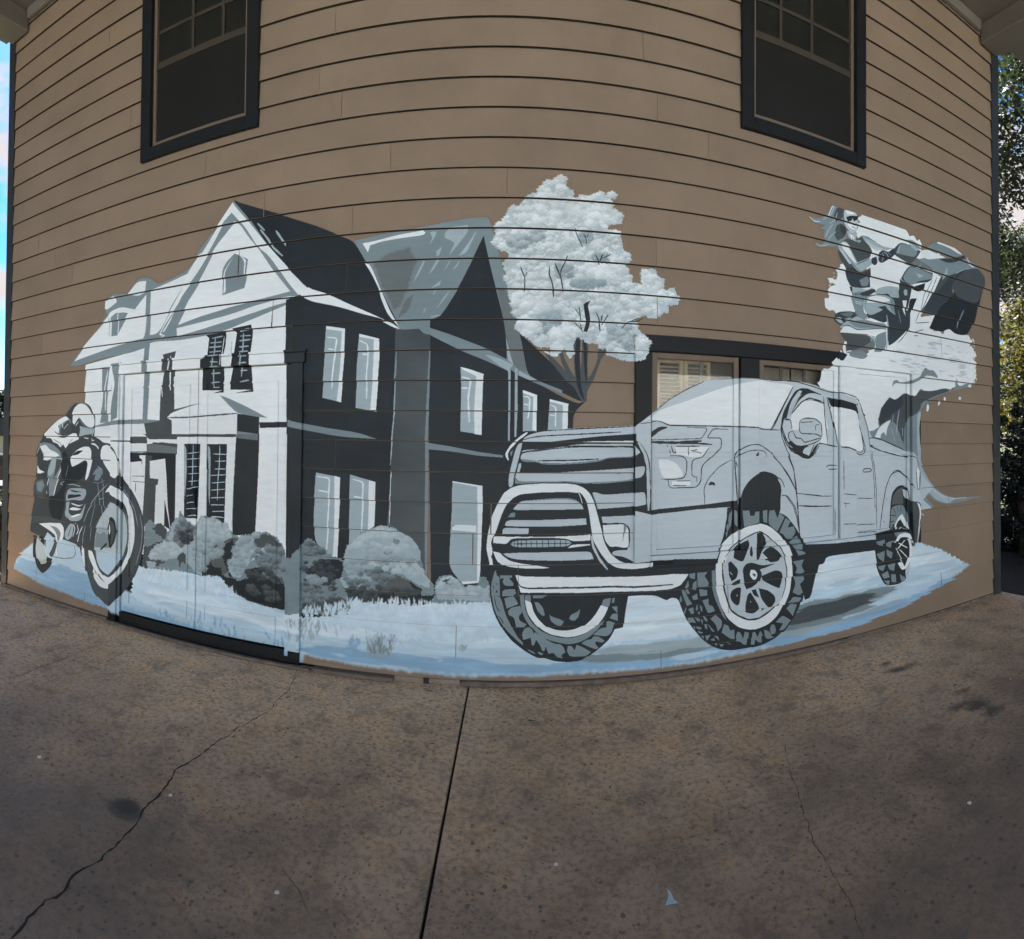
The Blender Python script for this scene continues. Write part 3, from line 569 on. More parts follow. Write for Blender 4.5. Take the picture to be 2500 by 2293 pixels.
P W 3040,2694 3092,2703 3074,2639 3080,2571 3057,2602 3045,2651
L G 6.8 2999,2609 3022,2502
P W 3234,2586 3435,2637 3358,2507 3209,2424 3102,2409 2987,2334 2876,2258 2854,2226 2998,2276 3114,2411 3174,2515
L K 4.4 3198,2528 3358,2561
L K 4.4 3185,2451 3283,2483
L K 5.2 3185,2420 3228,2424
L K 3.4 3126,2465 3021,2356 2987,2334
P K2 2748,2718 2888,2785 3000,2798 3011,2706 2954,2594 2876,2497 2833,2474 2674,2501 2612,2476 2674,2534 2855,2611
P S 2737,2700 2780,2749 2888,2790 3000,2798 3005,2709 2910,2697 2888,2726 2812,2705
P G 2513,2670 2633,2706 2695,2684 2633,2625 2633,2528 2674,2509 2653,2482 2592,2473 2542,2539 2517,2615
L K2 4 2532,2657 2593,2667 2633,2658
P S 2557,2613 2623,2615 2618,2586 2557,2589
P S 2643,2643 2674,2673 2779,2699 2866,2706 2943,2685 2954,2645 2965,2561 2887,2592 2866,2622 2801,2603 2844,2585 2695,2512 2643,2546 2628,2600
P W 2674,2656 2758,2687 2855,2687 2910,2671 2844,2643 2674,2616
L K2 3.3 2633,2625 2664,2663 2779,2699 2877,2708 2954,2679 2963,2570
P K2 2779,2599 2866,2622 2855,2578 2758,2522 2653,2478 2737,2527 2833,2583
P G 2899,2678 2943,2685 2965,2570 2921,2588
P K2 2348,2472 2396,2502 2522,2524 2562,2501 2512,2454 2444,2406 2405,2401 2358,2426
P G2 2400,2487 2512,2518 2532,2505 2483,2466
P S 2439,2452 2512,2474 2473,2437
P S 2358,2449 2405,2464 2444,2421 2405,2416
P S 2562,2493 2612,2476 2737,2469 2843,2476 2876,2447 2865,2420 2674,2379 2572,2382 2493,2404 2405,2377 2415,2402 2473,2441
L K2 4 2415,2402 2493,2412 2572,2386 2865,2441
P G 2493,2436 2612,2472 2737,2465 2854,2469 2865,2445 2572,2398
P W 2400,2345 2444,2398 2493,2404 2572,2382 2633,2394 2843,2430 2854,2419 2695,2365 2532,2353
P M 2400,2345 2532,2349 2674,2354 2715,2310 2633,2252 2473,2211 2463,2282 2439,2295
P G2 2663,2353 2695,2357 2747,2306 2736,2247 2612,2226 2492,2205 2633,2260 2715,2318
P S 2705,2358 2747,2355 2747,2297 2726,2328
P G 2747,2363 2865,2412 2865,2311 2832,2241 2747,2232
P G 2463,2202 2612,2234 2674,2208 2612,2153 2473,2164
P W 2439,2279 2463,2282 2463,2210 2473,2180 2444,2177 2434,2223
L S 9.2 2871,2547 2882,2439 2876,2338 2854,2243
P M 2415,3033 2464,3075 2513,3078 2573,3100 2613,3133 2654,3110 2717,3034 2706,2982 2573,2906 2613,2841 2701,2899 2700,2743 2613,2719 2522,2712 2493,2722 2464,2837 2406,2905 2386,2956
P K2 2454,2843 2533,2866 2613,2833 2695,2873 2695,2742 2613,2719 2513,2710 2473,2759
P G 2675,2828 2695,2799 2674,2746 2613,2735 2593,2780
P S 2522,2708 2593,2720 2674,2714 2721,2747 2727,2723 2695,2697 2593,2691 2527,2668
P K2 2593,2675 2737,2741 2758,2720 2674,2665 2613,2662
P K2 2493,2714 2522,2712 2520,2663 2503,2676
P S 2386,3011 2425,3047 2464,3051 2513,3006 2573,2914 2696,2980 2722,2936 2675,2894 2593,2837 2553,2853 2473,2926 2406,2968
P W 2415,3033 2464,3043 2503,3004 2563,2904 2533,2914 2454,2970
P V 2406,2983 2444,2976 2513,2894 2493,2882 2435,2942
L K2 4 2444,2984 2513,2902 2593,2845
L K2 3.2 2563,2896 2696,2972
P S 2613,3137 2675,3148 2738,3121 2845,3096 2944,3111 2845,3063 2738,3055 2654,3086
P V 2654,3110 2738,3080 2845,3079 2759,3043 2675,3074
L K2 4.1 2613,3133 2696,3128 2759,3118
P K2 2711,2975 2769,3004 2780,2957 2748,2925 2716,2935
P K2 2780,3031 2823,3066 2889,3064 2944,3111 2972,3075 2911,3018 2823,2961 2791,2967
L S 5.8 2802,3028 2780,2973
L S 5 2834,3052 2867,3051 2889,3013
L S 5 2818,3040 2845,3012 2823,2974
L G 5 2867,3068 2911,3044
P S 2469,3140 2533,3147 2573,3148 2553,3087 2593,3072 2533,3075 2483,3088
P W 2493,3122 2533,3115 2543,3093 2513,3078
L K2 5.5 2518,3103 2525,3085
P S 2563,3089 2608,3096 2593,3072
P V 2435,3275 2464,3310 2513,3327 2553,3313 2573,3270 2578,3206 2568,3163 2543,3141 2503,3136 2464,3171 2444,3206
P W 2454,3288 2503,3316 2543,3310 2543,3286 2474,3265
P W 2474,3197 2533,3219 2573,3205 2563,3170 2513,3166
P K 2459,3241 2503,3264 2573,3278 2573,3249 2533,3227 2518,3248 2513,3227 2474,3209
L K2 5.6 2533,3203 2568,3208
L K2 3.2 2518,3184 2563,3182
P G 2533,3340 2474,3377 2377,3362 2330,3320 2301,3250 2264,3203 2191,3170 2119,3177 2173,3136 2237,3134 2274,3135 2209,3098 2264,3102 2246,3044 2273,3019 2227,2978 2173,2990 2200,2957 2283,2982 2377,2993 2415,3041 2474,3085 2464,3155 2435,3204 2435,3275 2474,3317
P M 2377,3300 2445,3317 2435,3235 2377,3190 2339,3220
P M 2377,3166 2435,3188 2464,3147 2454,3089 2377,3040 2348,3081
P K2 2406,3173 2454,3176 2469,3140 2454,3097 2415,3112
L S 9.3 2513,3351 2425,3352 2358,3311 2320,3231 2255,3177
L W 4.6 2396,3352 2330,3288 2292,3209
L S 7.7 2339,3158 2301,3110 2264,3040
L S 6.2 2367,3109 2311,3058 2283,3005
L W 3.8 2128,3172 2173,3143 2227,3156
L S 6.9 2191,2986 2237,2972 2311,3003
L S 5.4 2377,3261 2358,3193 2311,3159
P G 2941,1965 2952,2017 2997,2029 3020,2009 3101,2019 3232,2074 3306,2160 3356,2138 3407,2147 3458,2093 3452,2079 3381,2091 3306,2089 3281,2064 3208,2036 3124,2000 3032,2001 2975,2000
P G 2672,1598 2735,1599 2798,1633 2788,1674 2820,1791 2864,1810 2908,1883 2974,1857 3043,1904 3077,1927 3159,1893 3220,1967 3268,1970 3305,1937 3380,1960 3406,1953 3483,1958 3563,2000 3658,1979 3699,2020 3700,2100 3742,2033 3784,2036 3842,2060 3900,2064 3930,2038 3671,1980 3496,1931 3380,1888 3280,1812 3231,1757 3206,1633 3218,1458 3265,1281 3377,1143 3531,1044 3693,1004 4043,993 4074,984 3922,978 3835,965 3584,952 3427,988 3326,1066 3301,1050 3376,973 3407,949 3351,940 3240,931 3216,1108 3181,1371 3099,1433 2951,1493 2841,1530 2735,1550 2683,1558
P M 2788,1691 2831,1775 2908,1879 2974,1857 3077,1923 3159,1893 3220,1958 3380,1956 3563,2000 3617,1976 3457,1929 3305,1875 3231,1809 3183,1755 3100,1717 3076,1630 3064,1493 2974,1679 2907,1677 2841,1659
P K2 2798,1675 2820,1783 2908,1879 2974,1857 3054,1904 3065,1819 2952,1746 2852,1676 2809,1642
P W 2756,1551 2798,1625 2874,1677 2929,1695 2885,1627 2874,1560 2852,1593 2820,1576 2814,1543
L G 10.1 2952,1746 2940,1645 2962,1544
L S 6 3053,1630 3053,1561
L S 6.8 3019,1783 2996,1680 2985,1578
L S 4.2 2929,1628 2973,1510
P S 3183,1755 3231,1774 3206,1633 3218,1493 3253,1326 3377,1134 3558,1023 3693,1000 3584,957 3427,1006 3302,1121 3229,1212 3181,1415
L V 5.5 3327,1155 3453,1058 3638,999 3835,994
L V 4.5 3290,1201 3389,1107 3557,996 3611,964
P V 3229,1282 3302,1191 3389,1098 3277,1016 3376,938 3240,931
L V 7.1 3252,904 3294,878
P W 3319,1778 3323,1822 3342,1848 3361,1824 3342,1779
P W 3470,1829 3470,1866 3496,1886 3503,1859
P W 3529,1888 3536,1920 3562,1908 3549,1879
P W 3727,1904 3734,1932 3769,1930 3762,1901
P W 3871,2033 3886,2058 3930,2052 3915,2027
G truck
P V 254,1516 304,1574 511,1592 672,1599 835,1606 866,1626 937,1681 978,1708 1075,1784 1188,1855 1318,1915 1407,1929 1521,1942 1598,1941 1708,1942 1964,1949 2093,1948 2228,1920 2395,1883 2541,1843 2632,1767 2693,1607 2735,1534 3099,1450 3181,1397 3205,1292 3228,1055 3227,836 3178,624 3039,642 2678,686 2351,722 2051,752 1739,779 1448,801 1189,801 942,798 714,710 485,749 260,784 258,1028 256,1272
P K -70,682 -30,952 10,1224 50,1495 126,1553 266,1567 498,1589 662,1596 829,1603 829,1619 842,1620 840,1393 838,1168 836,942 834,718 1062,717 1299,712 1547,704 1509,604 1345,625 1186,644 1173,572 1180,431 1195,376 1131,488 1088,498 1054,481 985,519 876,527 802,525 782,430 769,332 572,301 379,267 188,228 76,340 -36,450 -69,606
P V 266,1566 498,1581 662,1590 829,1600 927,1614 938,1548 910,1558 829,1554 629,1539 499,1525 331,1504 254,1494 215,1497 126,1496 132,1518 164,1541 215,1557
L K 5.1 126,1509 177,1525 241,1535 369,1543 498,1550 629,1558 748,1566
L K 3.8 215,1560 145,1541 100,1502 69,1470
L W 11.5 157,1557 100,1515 50,1463 25,1419 41,1384
P G 69,1448 50,1432 57,1406 66,1432
P V 101,1486 126,1493 120,1458 95,1356 77,1292 71,1228 52,1215 43,1228 45,1292 63,1368 82,1445
P W 479,1499 564,1506 829,1511 829,1498 656,1497 486,1496
P V 117,1432 133,1448 241,1455 337,1466 499,1489 663,1490 829,1492 860,1488 823,1478 819,1472 696,1476 499,1476 305,1459 190,1442 133,1435
P V 123,1426 165,1436 216,1439 305,1453 434,1466 630,1468 830,1469 864,1436 830,1410 663,1406 617,1390 500,1374 370,1367 242,1369 216,1379 133,1381 114,1394
L K 4.5 114,1432 165,1442 273,1458 370,1472 499,1476 696,1474 819,1476
P G 114,1394 216,1382 255,1366 332,1365 500,1372 617,1389 663,1406 830,1411 830,1406 663,1400 617,1380 500,1365 332,1358 255,1360 216,1374 127,1375
L K 6.4 223,1382 435,1386 607,1395
P V 105,1365 118,1368 121,1349 109,1311 93,1311
P V 371,1312 500,1319 664,1328 830,1338 891,1351 898,1337 891,1291 871,1275 831,1269 764,1257 631,1245 514,1245 436,1255 243,1255 103,1254 83,1279 90,1305 230,1309
P G 80,1292 93,1254 243,1255 436,1252 553,1242 553,1239 436,1243 179,1242 84,1238
P G 553,1248 764,1257 831,1269 902,1291 902,1265 831,1256 664,1242 566,1238
L K 1.9 83,1307 328,1307 576,1307 831,1305
P K 843,1511 870,1495 911,1436 932,1370 938,1205 944,1041 832,1070 831,1290 829,1511
L V 15.8 853,1502 898,1429 917,1350 923,1212 923,1068
P V 833,1478 860,1449 867,1436 837,1416
P V 834,1344 891,1351 901,1337 891,1298 871,1278 834,1272
P V 566,1184 586,1187 638,1169 831,1181 831,1181 892,1186 902,1173 907,1107 832,1093 600,1080 586,1126
L G 3.2 566,1184 586,1126 606,1080
P V 626,1032 832,1037 934,1038 935,891 937,745 834,737 767,779 713,787 690,795 693,811 720,820 793,820 806,862 809,914 799,966 765,990 633,993
P W 633,980 765,987 792,973 803,914 803,849 793,833 720,839 677,844 647,886 637,932
L K 6.5 633,988 765,988 799,966 809,914 803,836
P G 769,980 789,976 773,915 763,863 766,928
P K 674,837 720,845 793,827 753,822 700,814 690,795 674,808
P K 694,788 767,779 834,744 834,736 780,740 727,761
P V 72,1082 117,1133 193,1140 308,1150 385,1154 437,1149 469,1133 502,1107 512,1081 373,1079 232,1078 92,1076
P G 117,1132 308,1150 391,1154 462,1143 495,1114 456,1136 385,1146
P G 41,1034 60,1060 85,1060 86,1035 54,1031
P V 23,980 29,1006 60,1016 245,1016 386,1020 528,1024 530,985 373,977 118,975
P V 7,930 10,961 29,968 169,965 169,934 157,929
P V 11,809 119,815 311,817 536,818 562,811 577,769 375,764 183,769 88,775 43,787
P W -49,872 -47,910 -21,918 118,914 310,911 529,918 558,927 555,885 451,881 406,897 310,905 119,902 55,892 36,866
L K 7.7 -50,916 130,917 310,916 555,924
P K 43,867 55,892 80,902 310,905 413,898 452,871 419,849 310,844 119,845 56,851
P S 59,867 81,887 182,891 413,892 439,871 413,851 310,849 119,848 75,851
L K 1.9 62,868 246,870 432,869
L K 1.9 103,889 103,849
L K 1.9 84,887 84,850
L K 1.9 125,889 125,849
L K 1.9 157,889 157,848
L K 1.9 186,889 186,848
L K 1.9 221,891 221,848
L K 1.9 256,891 256,848
L K 1.9 294,891 294,847
L K 1.9 332,890 333,848
L K 1.9 368,891 368,849
L K 1.9 403,891 403,851
P W 439,862 555,863 555,856 503,850 413,840
P W -70,739 -90,827 -90,890 -79,967 -61,1037 -30,1113 8,1177 59,1215 116,1232 243,1241 404,1242 468,1234 520,1210 553,1177 580,1119 600,1048 627,945 644,873 674,815 720,768 774,741 834,736 935,736 956,738 956,712 929,700 834,695 767,701 721,710 668,744 621,803 575,882 561,946 548,1049 534,1120 508,1165 469,1184 404,1190 244,1186 116,1175 72,1152 34,1114 3,1050 -22,974 -40,923 -53,904 -62,872 -52,828 -55,790 -48,739
L K 3.2 -70,745 -92,833 -88,909 -61,1037 -26,1116 11,1183 65,1222 128,1236 243,1245 403,1247 475,1239 527,1213 560,1177 586,1113
P K 469,1184 501,1126 515,1081 534,1120 508,1165 485,1187
L W 3.9 478,1187 491,1159 501,1120
L K 3.9 561,924 575,856 615,791 664,744
L V 11.6 562,914 575,843 615,765 668,699
L K 4.5 586,1113 606,1035 633,932 650,873 687,801 734,761 780,740 834,731
P W -49,821 -8,815 18,790 56,765 120,750 177,743 260,727 305,720 260,714 152,715 57,724 6,740 -26,765
L K 10.2 -58,796 -39,752 6,714 76,702 159,699
L W 2.5 25,692 70,691
L K 5.7 -1,812 31,784 94,769 171,764
P W 73,677 108,677 133,668 312,664 570,657 834,649 970,648 1190,650 1208,636 1187,597 1137,571 1081,555 971,553 702,562 506,563 249,569 118,568 89,607
L K 7.7 99,642 121,604 172,595 312,597 505,595 701,594 835,584 970,583 1095,584
P K -57,652 -32,708 78,717 130,548 402,549 680,544 731,404 725,340 682,265 612,210 534,159 500,139 414,134 337,143 273,164 222,173 146,216 69,275 9,350 -38,438 -62,522 -67,598
P G -59,619 -38,699 -30,703 -25,674 -6,662 -5,582 -3,548 -56,551
P G -6,674 70,675 70,660 49,658 79,628 79,612 28,611 11,632 19,658 -2,653
P G 9,577 28,590 88,591 96,565 81,557 79,548 12,550
P G 23,531 50,540 84,544 110,498 38,470
P G 46,456 67,477 122,487 135,447 112,426 119,397 161,378 149,359 98,357 85,418 51,430
P G -54,543 -5,544 12,506 25,456 38,422 73,355 107,296 141,262 141,246 99,279 39,334 -4,396 -38,463
L K 2.5 -37,535 -30,489 -4,451
L K 3.4 -27,628 -21,613
L K 4.2 -46,613 -44,592
P K -31,573 -20,588 -19,567
L K 3 -17,426 9,409 18,380
L K 3.4 90,330 124,288
P G 134,317 149,346 178,355 200,338 204,316 213,325 272,290 294,273 341,251 371,250 392,232 403,198 380,186 380,169 354,170 328,200 299,193 288,218 283,239 273,210 260,210 247,244 222,278 209,247 196,245 188,291 162,283 141,279
P G 412,206 418,236 443,237 461,209 473,242 508,228 564,195 534,171 431,172
P G 504,249 529,267 568,272 577,288 612,286 651,258 638,246 594,257 590,241 612,218 595,208 551,226
P G 577,297 620,333 664,339 659,378 681,381 714,366 695,303 664,283 612,291
P G 694,466 731,468 732,378 681,398 698,423 731,425
P G 641,516 691,520 680,471 667,463 630,478
P G 698,517 715,521 711,491 696,489
P G 117,557 145,558 148,506 156,456 182,401 234,346 293,311 357,290 422,282 486,292 551,319 611,363 650,391 620,341 551,281 486,254 422,246 358,259 294,277 234,312 183,363 148,414 127,473
P W 149,523 190,510 203,455 233,405 285,357 344,335 400,329 464,336 529,363 585,416 626,480 672,463 646,408 594,347 533,311 464,291 400,289 336,299 272,328 221,367 174,426 156,473
P G 151,555 185,557 188,512 151,523
L K 2.6 147,557 150,498 165,439 204,380 251,333 315,304 400,289
P G 198,555 285,554 262,531 202,533
P G 209,510 237,506 262,476 275,429 258,425 228,455
P G 302,433 318,420 369,404 393,389 376,362 344,369 310,395
P G 425,409 438,430 476,445 495,464 485,415 459,391 434,396
P G 229,203 243,207 269,193 252,185
P G 167,224 209,207 218,192 184,207
P G 350,170 386,169 386,156
P W 869,1623 927,1660 937,1647 979,1643 1020,1636 1062,1615 1118,1614 1408,1614 1560,1612 1705,1609 1749,1601 1822,1602 1911,1754 2002,1911 1964,1923 1797,1932 1708,1940 1521,1924 1333,1909 1246,1864 1117,1798 1013,1725 965,1681 941,1661
P V 941,1667 1013,1715 1189,1774 1483,1888 1708,1934 1708,1942 1521,1935 1333,1912 1188,1848 1075,1777 941,1681
L K 4 1311,1908 1188,1851 1075,1784 978,1705
L G 3.5 1407,1927 1559,1942 1708,1943
L K 6.2 941,1631 985,1642 1020,1636 1069,1613 1189,1613 1408,1614 1560,1612 1705,1607 1741,1598 1822,1595 1892,1594
L K 5.1 1822,1601 1880,1703 2002,1911
L K 3.3 866,1620 941,1628
P K 943,1568 999,1602 1048,1606 1062,1598 1007,1576 941,1529
L K 4 1196,1602 1342,1599 1298,1528 1190,1525 945,1517
L K 13.4 945,1503 1119,1500 1291,1512
L K 6.1 1294,1525 1294,1504
L K 8.8 1133,1497 1262,1497 1375,1489
L K 4.8 1491,1594 1379,1595 1335,1533 1440,1534 1440,1467 1306,1354 1297,1327 1295,1246 1263,1206 1078,1204 1067,1223 1067,1260
L K 4 1056,1489 1063,1470
L K 4 1077,1456 1077,1426
L K 6 1087,1480 1098,1430 1119,1430 1119,1456 1108,1476 1284,1478
L K 4.1 1204,1477 1204,1409
P W 1112,1473 1357,1474 1298,1402 1226,1402 1183,1416 1119,1423
L K 3.4 1204,1473 1203,1416
L G 5.4 1219,1450 1262,1440 1298,1429
L K 3.4 1222,1446 1269,1456
L K 4.7 1074,1415 1147,1415 1183,1403 1197,1369 1191,1301 1177,1268 1120,1262 1019,1262
L K 4.8 1353,1470 1298,1402 1248,1395 1230,1382 1230,1277 1263,1273
L K 3.4 1266,1280 1266,1236
P W 1001,1390 1063,1393 1119,1369 1162,1315 1169,1282 1120,1269 1036,1267 1008,1323
F V 4 994,1396 1091,1389 1190,1382 1091,1393
P W 1092,1249 1220,1247 1220,1220 1092,1219
L K 2.7 1127,1250 1219,1250
L K 2 1099,1222 1191,1219
L K 5.3 944,1074 943,1293 941,1512 940,1732 939,1952
L K 6.3 1554,1100 1542,1258 1530,1415 1553,1443
P K 944,1067 1121,1078 1336,1091 1554,1111 1561,1065 1470,1066 1264,1060 1121,1048 944,1037
L K 5 1530,1422 1576,1463 1638,1488 1709,1491 1765,1471 1831,1427
L K 4.3 1530,1394 1576,1428 1638,1449 1709,1453 1774,1443 1778,1402
L K 4.1 1515,1387 1424,1339 1350,1265 1321,1211 1314,1177 1325,1122 1318,1089
P K 1347,1224 1365,1243 1395,1233 1395,1213 1380,1220 1358,1217
P K 1682,1421 1705,1442 1705,1414 1685,1410
L K 6.3 1541,1373 1553,1338
L K 5.1 1831,1413 1897,1354 1964,1272 2024,1167
L K 4.4 1956,1412 2007,1308 2029,1182 2037,1048 2050,937 2059,832
P K 1561,1107 1584,1183 1631,1245 1702,1293 1758,1306 1831,1290 1880,1260 1906,1179 1897,1092 1897,1012 1856,993 1718,1022 1562,1030
P V 1872,1249 1897,1238 1922,1200 1935,1185 1914,1179
L K 4.4 1880,1260 1914,1230 1932,1185
L K 4.4 1906,1128 1948,1130 2016,1049 2042,959 2059,840
P K 1471,800 1485,1061 1561,1072 1881,1013 1948,980 2016,902 2068,824 2094,748 1771,777
L K 3 2037,1137 2241,1112
L K 6 2046,1048 2241,1033
P K 1913,1639 1897,1609 1913,1712 1964,1802 2015,1878 2067,1903 2138,1903 2241,1882 2241,1859 2182,1872 2120,1865 2050,1813 1998,1736 1964,1684 1922,1675
P V 1981,1802 2050,1887 2076,1881 2015,1774 1964,1684 1947,1683
L S 5.2 1955,1698 2015,1804 2076,1859
P W 1985,1677 1998,1714 2050,1775 2111,1812 2182,1811 2301,1778 2357,1733 2472,1517 2320,1532 2237,1546 2218,1599 1994,1603
L K 6.8 1989,1684 2050,1775 2111,1815 2191,1819 2301,1793 2367,1734
P V 1926,1668 1972,1673 1994,1596 1956,1566 2007,1507 2102,1478 2015,1478 1947,1536 1913,1609
L K 6.7 1909,1682 1901,1595 1947,1492 1998,1434 2094,1403 2129,1395 2182,1493
L K 4.4 1926,1672 1977,1673 1994,1603
P K 1956,1507 2015,1448 2076,1429 2094,1463 2173,1508 2237,1531 2138,1493 2041,1482 1990,1522
P V 2050,1649 2076,1679 2138,1688 2200,1683 2241,1653 2329,1586 2320,1524 2237,1531 2094,1508 2067,1545 2015,1544 2002,1589 2059,1604
L K 4.5 2050,1649 2076,1678 2155,1685 2228,1668
L K 4.5 2050,1653 2059,1575 2241,1573
L K 3.7 2058,1649 2169,1658
L K 3.8 2223,1641 2191,1638 2190,1595
L K 4.5 2002,1592 2024,1541 2072,1541 2092,1504 2228,1531
L K 4.4 2002,1592 1964,1577 1964,1529 2015,1481 2076,1482
L K 5.4 1813,1940 1913,1948 2032,1946 2155,1923 2301,1889 2434,1881 2561,1852 2611,1807 2683,1623 2708,1461
L K 5.4 2058,1895 2182,1883 2301,1859 2414,1837 2551,1812 2601,1782
P V 2067,1922 2301,1886 2531,1851 2581,1821 2551,1804 2301,1847 2191,1880
L K 5.8 1814,1597 1830,1597 1913,1750 1998,1907
P K 2297,1847 2414,1829 2561,1800 2581,1733 2541,1736 2521,1755 2386,1773 2329,1779
P V 2269,1853 2301,1847 2338,1725 2386,1477 2338,1485 2283,1692 2260,1822
P W 2329,1775 2386,1773 2521,1755 2571,1725 2611,1622 2636,1461 2631,1433 2551,1445 2395,1477 2357,1586
L K 5.4 2264,1853 2273,1723 2301,1493
L K 6.2 2292,1847 2338,1694 2386,1477
P V 2576,1837 2611,1766 2652,1655 2672,1558 2693,1477 2662,1461 2647,1477 2611,1622 2571,1765
L K 4.8 2571,1733 2621,1574 2647,1461 2621,1429 2551,1437
L K 5.6 2551,1429 2601,1409 2641,1421 2662,1461 2611,1606
L K 7.1 2395,1474 2472,1469 2551,1441
L K 6.9 2209,1493 2246,1501 2376,1474
L K 4.5 2228,1485 2191,1440 2182,1417
P V 2050,1656 2067,1679 2120,1686 2191,1682 2246,1646 2246,1546 2209,1500 2094,1482 2024,1485 1964,1537 1955,1581 1998,1592 2054,1601
P W 1981,1677 1994,1714 2032,1767 2102,1815 2173,1818 2246,1798 2264,1723 2301,1493 2237,1504 2246,1653 2191,1682 2093,1686 2054,1656 2050,1600 1994,1596
L K 5.3 2054,1653 2067,1675 2120,1686 2191,1682 2246,1646 2250,1546 2200,1569 2067,1571 2054,1582 2052,1653
L K 3.7 2058,1651 2169,1659
L K 3.8 2223,1639 2191,1641 2191,1595
L K 5.2 1998,1592 2024,1537 2076,1537 2089,1504 2138,1515 2246,1543
L K 5.2 2000,1590 1960,1577 1964,1529 2015,1485 2067,1478 2120,1485 2200,1508 2246,1539
L K 6.7 1989,1714 2067,1798 2138,1835 2246,1814
L K 9 1994,1481 2059,1426 2129,1395 2156,1417 2209,1493
P K 1964,1478 2015,1426 2094,1388 2156,1387 2218,1493 2191,1485 2138,1406 2067,1433 2076,1459 2138,1478 2067,1474 2015,1459
L K 6.6 1922,1668 1905,1616 1939,1536 1981,1463
L K 4.4 1930,1668 1981,1669 1991,1600
L K 5.2 1897,1609 1905,1551 1956,1434 2007,1315 2024,1167 2042,1048 2046,944 2059,810
L K 3.7 1814,1434 1897,1354 1981,1235 2024,1160
L K 3.8 2033,1139 2156,1120 2246,1107 2348,1103
L K 6 2046,1048 2156,1036 2338,1029
L K 4.4 1914,1131 1939,1130 2007,1043 2037,945 2050,870
L K 3.9 2419,1119 2545,1103
L K 4 2565,1075 2739,1061
L K 3.9 2419,1049 2481,1042
L K 4.8 2433,884 2545,882 2765,853 2775,805
L K 3.9 2443,1043 2423,916 2444,836
L K 3.9 2422,1372 2424,1150
L K 4.6 2287,1320 2301,1338 2376,1334
L K 4.6 2306,1305 2376,1307
L K 4.1 2703,1444 2734,1338 2755,1133 2760,855
L K 4.1 2719,1444 2750,1330 2771,1132 2775,813
P V 2636,1304 2719,1304 2729,1281 2693,1274 2636,1276
L K 5.7 2636,1278 2636,1300 2713,1302 2729,1283 2693,1273 2636,1276
P V 2698,1542 2745,1549 2841,1526 3099,1441 3181,1388 3205,1301 3169,1284 3099,1372 2951,1409 2735,1469
L K 6.7 2693,1542 2745,1546 2841,1526 3007,1468 3111,1433
P K 2708,1493 2787,1464 2951,1417 3099,1394 3099,1381 2951,1405 2819,1435 2708,1473
L W 5 2735,1477 2841,1443 3064,1395
L K 4.3 3099,1398 3157,1389 3181,1371 3199,1301
P W 3169,1289 3199,1288 3217,1257 3210,1108 3192,1101 3181,1214
L K 5.2 3169,1293 3186,1110 3204,1100 3214,1257
P W 3180,1001 3216,994 3233,923 3215,811 3203,804 3209,916 3191,944
L K 6.1 3162,1011 3216,994 3237,914 3209,803
P M 3121,1019 3180,1006 3215,916 3191,762 3178,635 3143,639
L K 5.9 2807,810 2840,1005 2873,1144 2917,1233 2973,1278 3018,1276 3087,1227 3156,1120
L K 4.2 2939,1249 3006,1274 3075,1227
L K 7.6 2967,1240 2970,1231
L K 5 2909,1175 2911,1167
L K 7.5 2878,1052 2878,1039
L K 10 2852,872 2852,863
P K 2905,792 2922,1024 2939,1098 2995,1146 3052,1156 3104,1123 3132,940 3155,638 2839,676
P M2 2933,998 2944,1064 2995,1120 3046,1135 3063,997
P V 3052,1122 3098,1106 3109,1028 3063,1057
P V 935,818 1171,816 1419,810 1404,728 1094,745 935,749
P K 1094,750 1396,733 1382,649 1236,640 1095,650
P K 2059,773 2357,752 2414,754 2775,740 2786,648 2722,652 2496,657 2282,660 2255,610 2210,608 2192,543 2138,378 2086,371 2059,515
P V 2414,1018 2765,986 2775,821 2775,780 2414,762
L K 3.9 2423,889 2540,884
L K 4 2550,870 2760,857
L K 4 2570,809 2759,800
L K 4.6 2357,1014 2357,813
P K 1456,856 1485,1020 1569,1058 1710,1051 1848,1022 1931,974 2007,895 2059,810 2085,674 2094,510 2077,387 2034,297 1932,182 1849,131 1736,100 1610,102 1519,103 1443,117 1369,151 1296,211 1224,300 1173,378 1138,474 1123,549 1187,617 1208,649 1367,657 1404,757
P G 1501,1019 1523,1046 1516,942 1501,922 1493,978
P G 1531,1046 1554,1038 1554,933 1531,948
P G 1478,937 1493,957 1501,922 1486,896
P G 1474,896 1490,899 1482,861
P G 1581,1043 1631,1041 1639,1005 1671,1004 1678,1031 1710,1030 1710,952 1593,931
P G 1746,1028 1791,1033 1791,940 1750,956
P G 1807,1025 1848,1030 1873,970 1889,1006 1931,974 1873,876 1832,908 1799,939
P G 1939,966 1982,941 1956,899 2007,903 2025,857 1982,809 1940,820 1923,851 1889,868
P G 1956,797 2033,834 2059,788 2059,736 1999,742
P G 1999,742 2077,720 2085,697 2033,687
P G 1991,655 2085,659 2059,618 2085,571 2051,560 2008,572 2025,607
P G 1999,544 2085,537 2090,511 2051,486 2072,424 2042,406 1987,436 2016,491
P G 1965,380 1991,406 2059,389 2042,362 1940,369
P G 1940,326 1974,357 2029,342 1991,267 1957,309
P G 1849,246 1907,287 1974,241 1915,185 1874,184 1907,230
P G 1800,203 1816,236 1841,233 1853,181 1817,158
P G 1756,210 1792,197 1817,158 1841,140 1784,135 1760,174
P G 1661,119 1665,202 1688,206 1704,168 1728,207 1744,183 1744,120 1720,124 1696,149 1685,115
P G 1541,199 1556,225 1579,215 1595,171 1610,217 1641,206 1626,124 1603,128 1579,152 1549,157
P G 1439,234 1458,286 1488,275 1503,239 1533,242 1533,180 1503,184
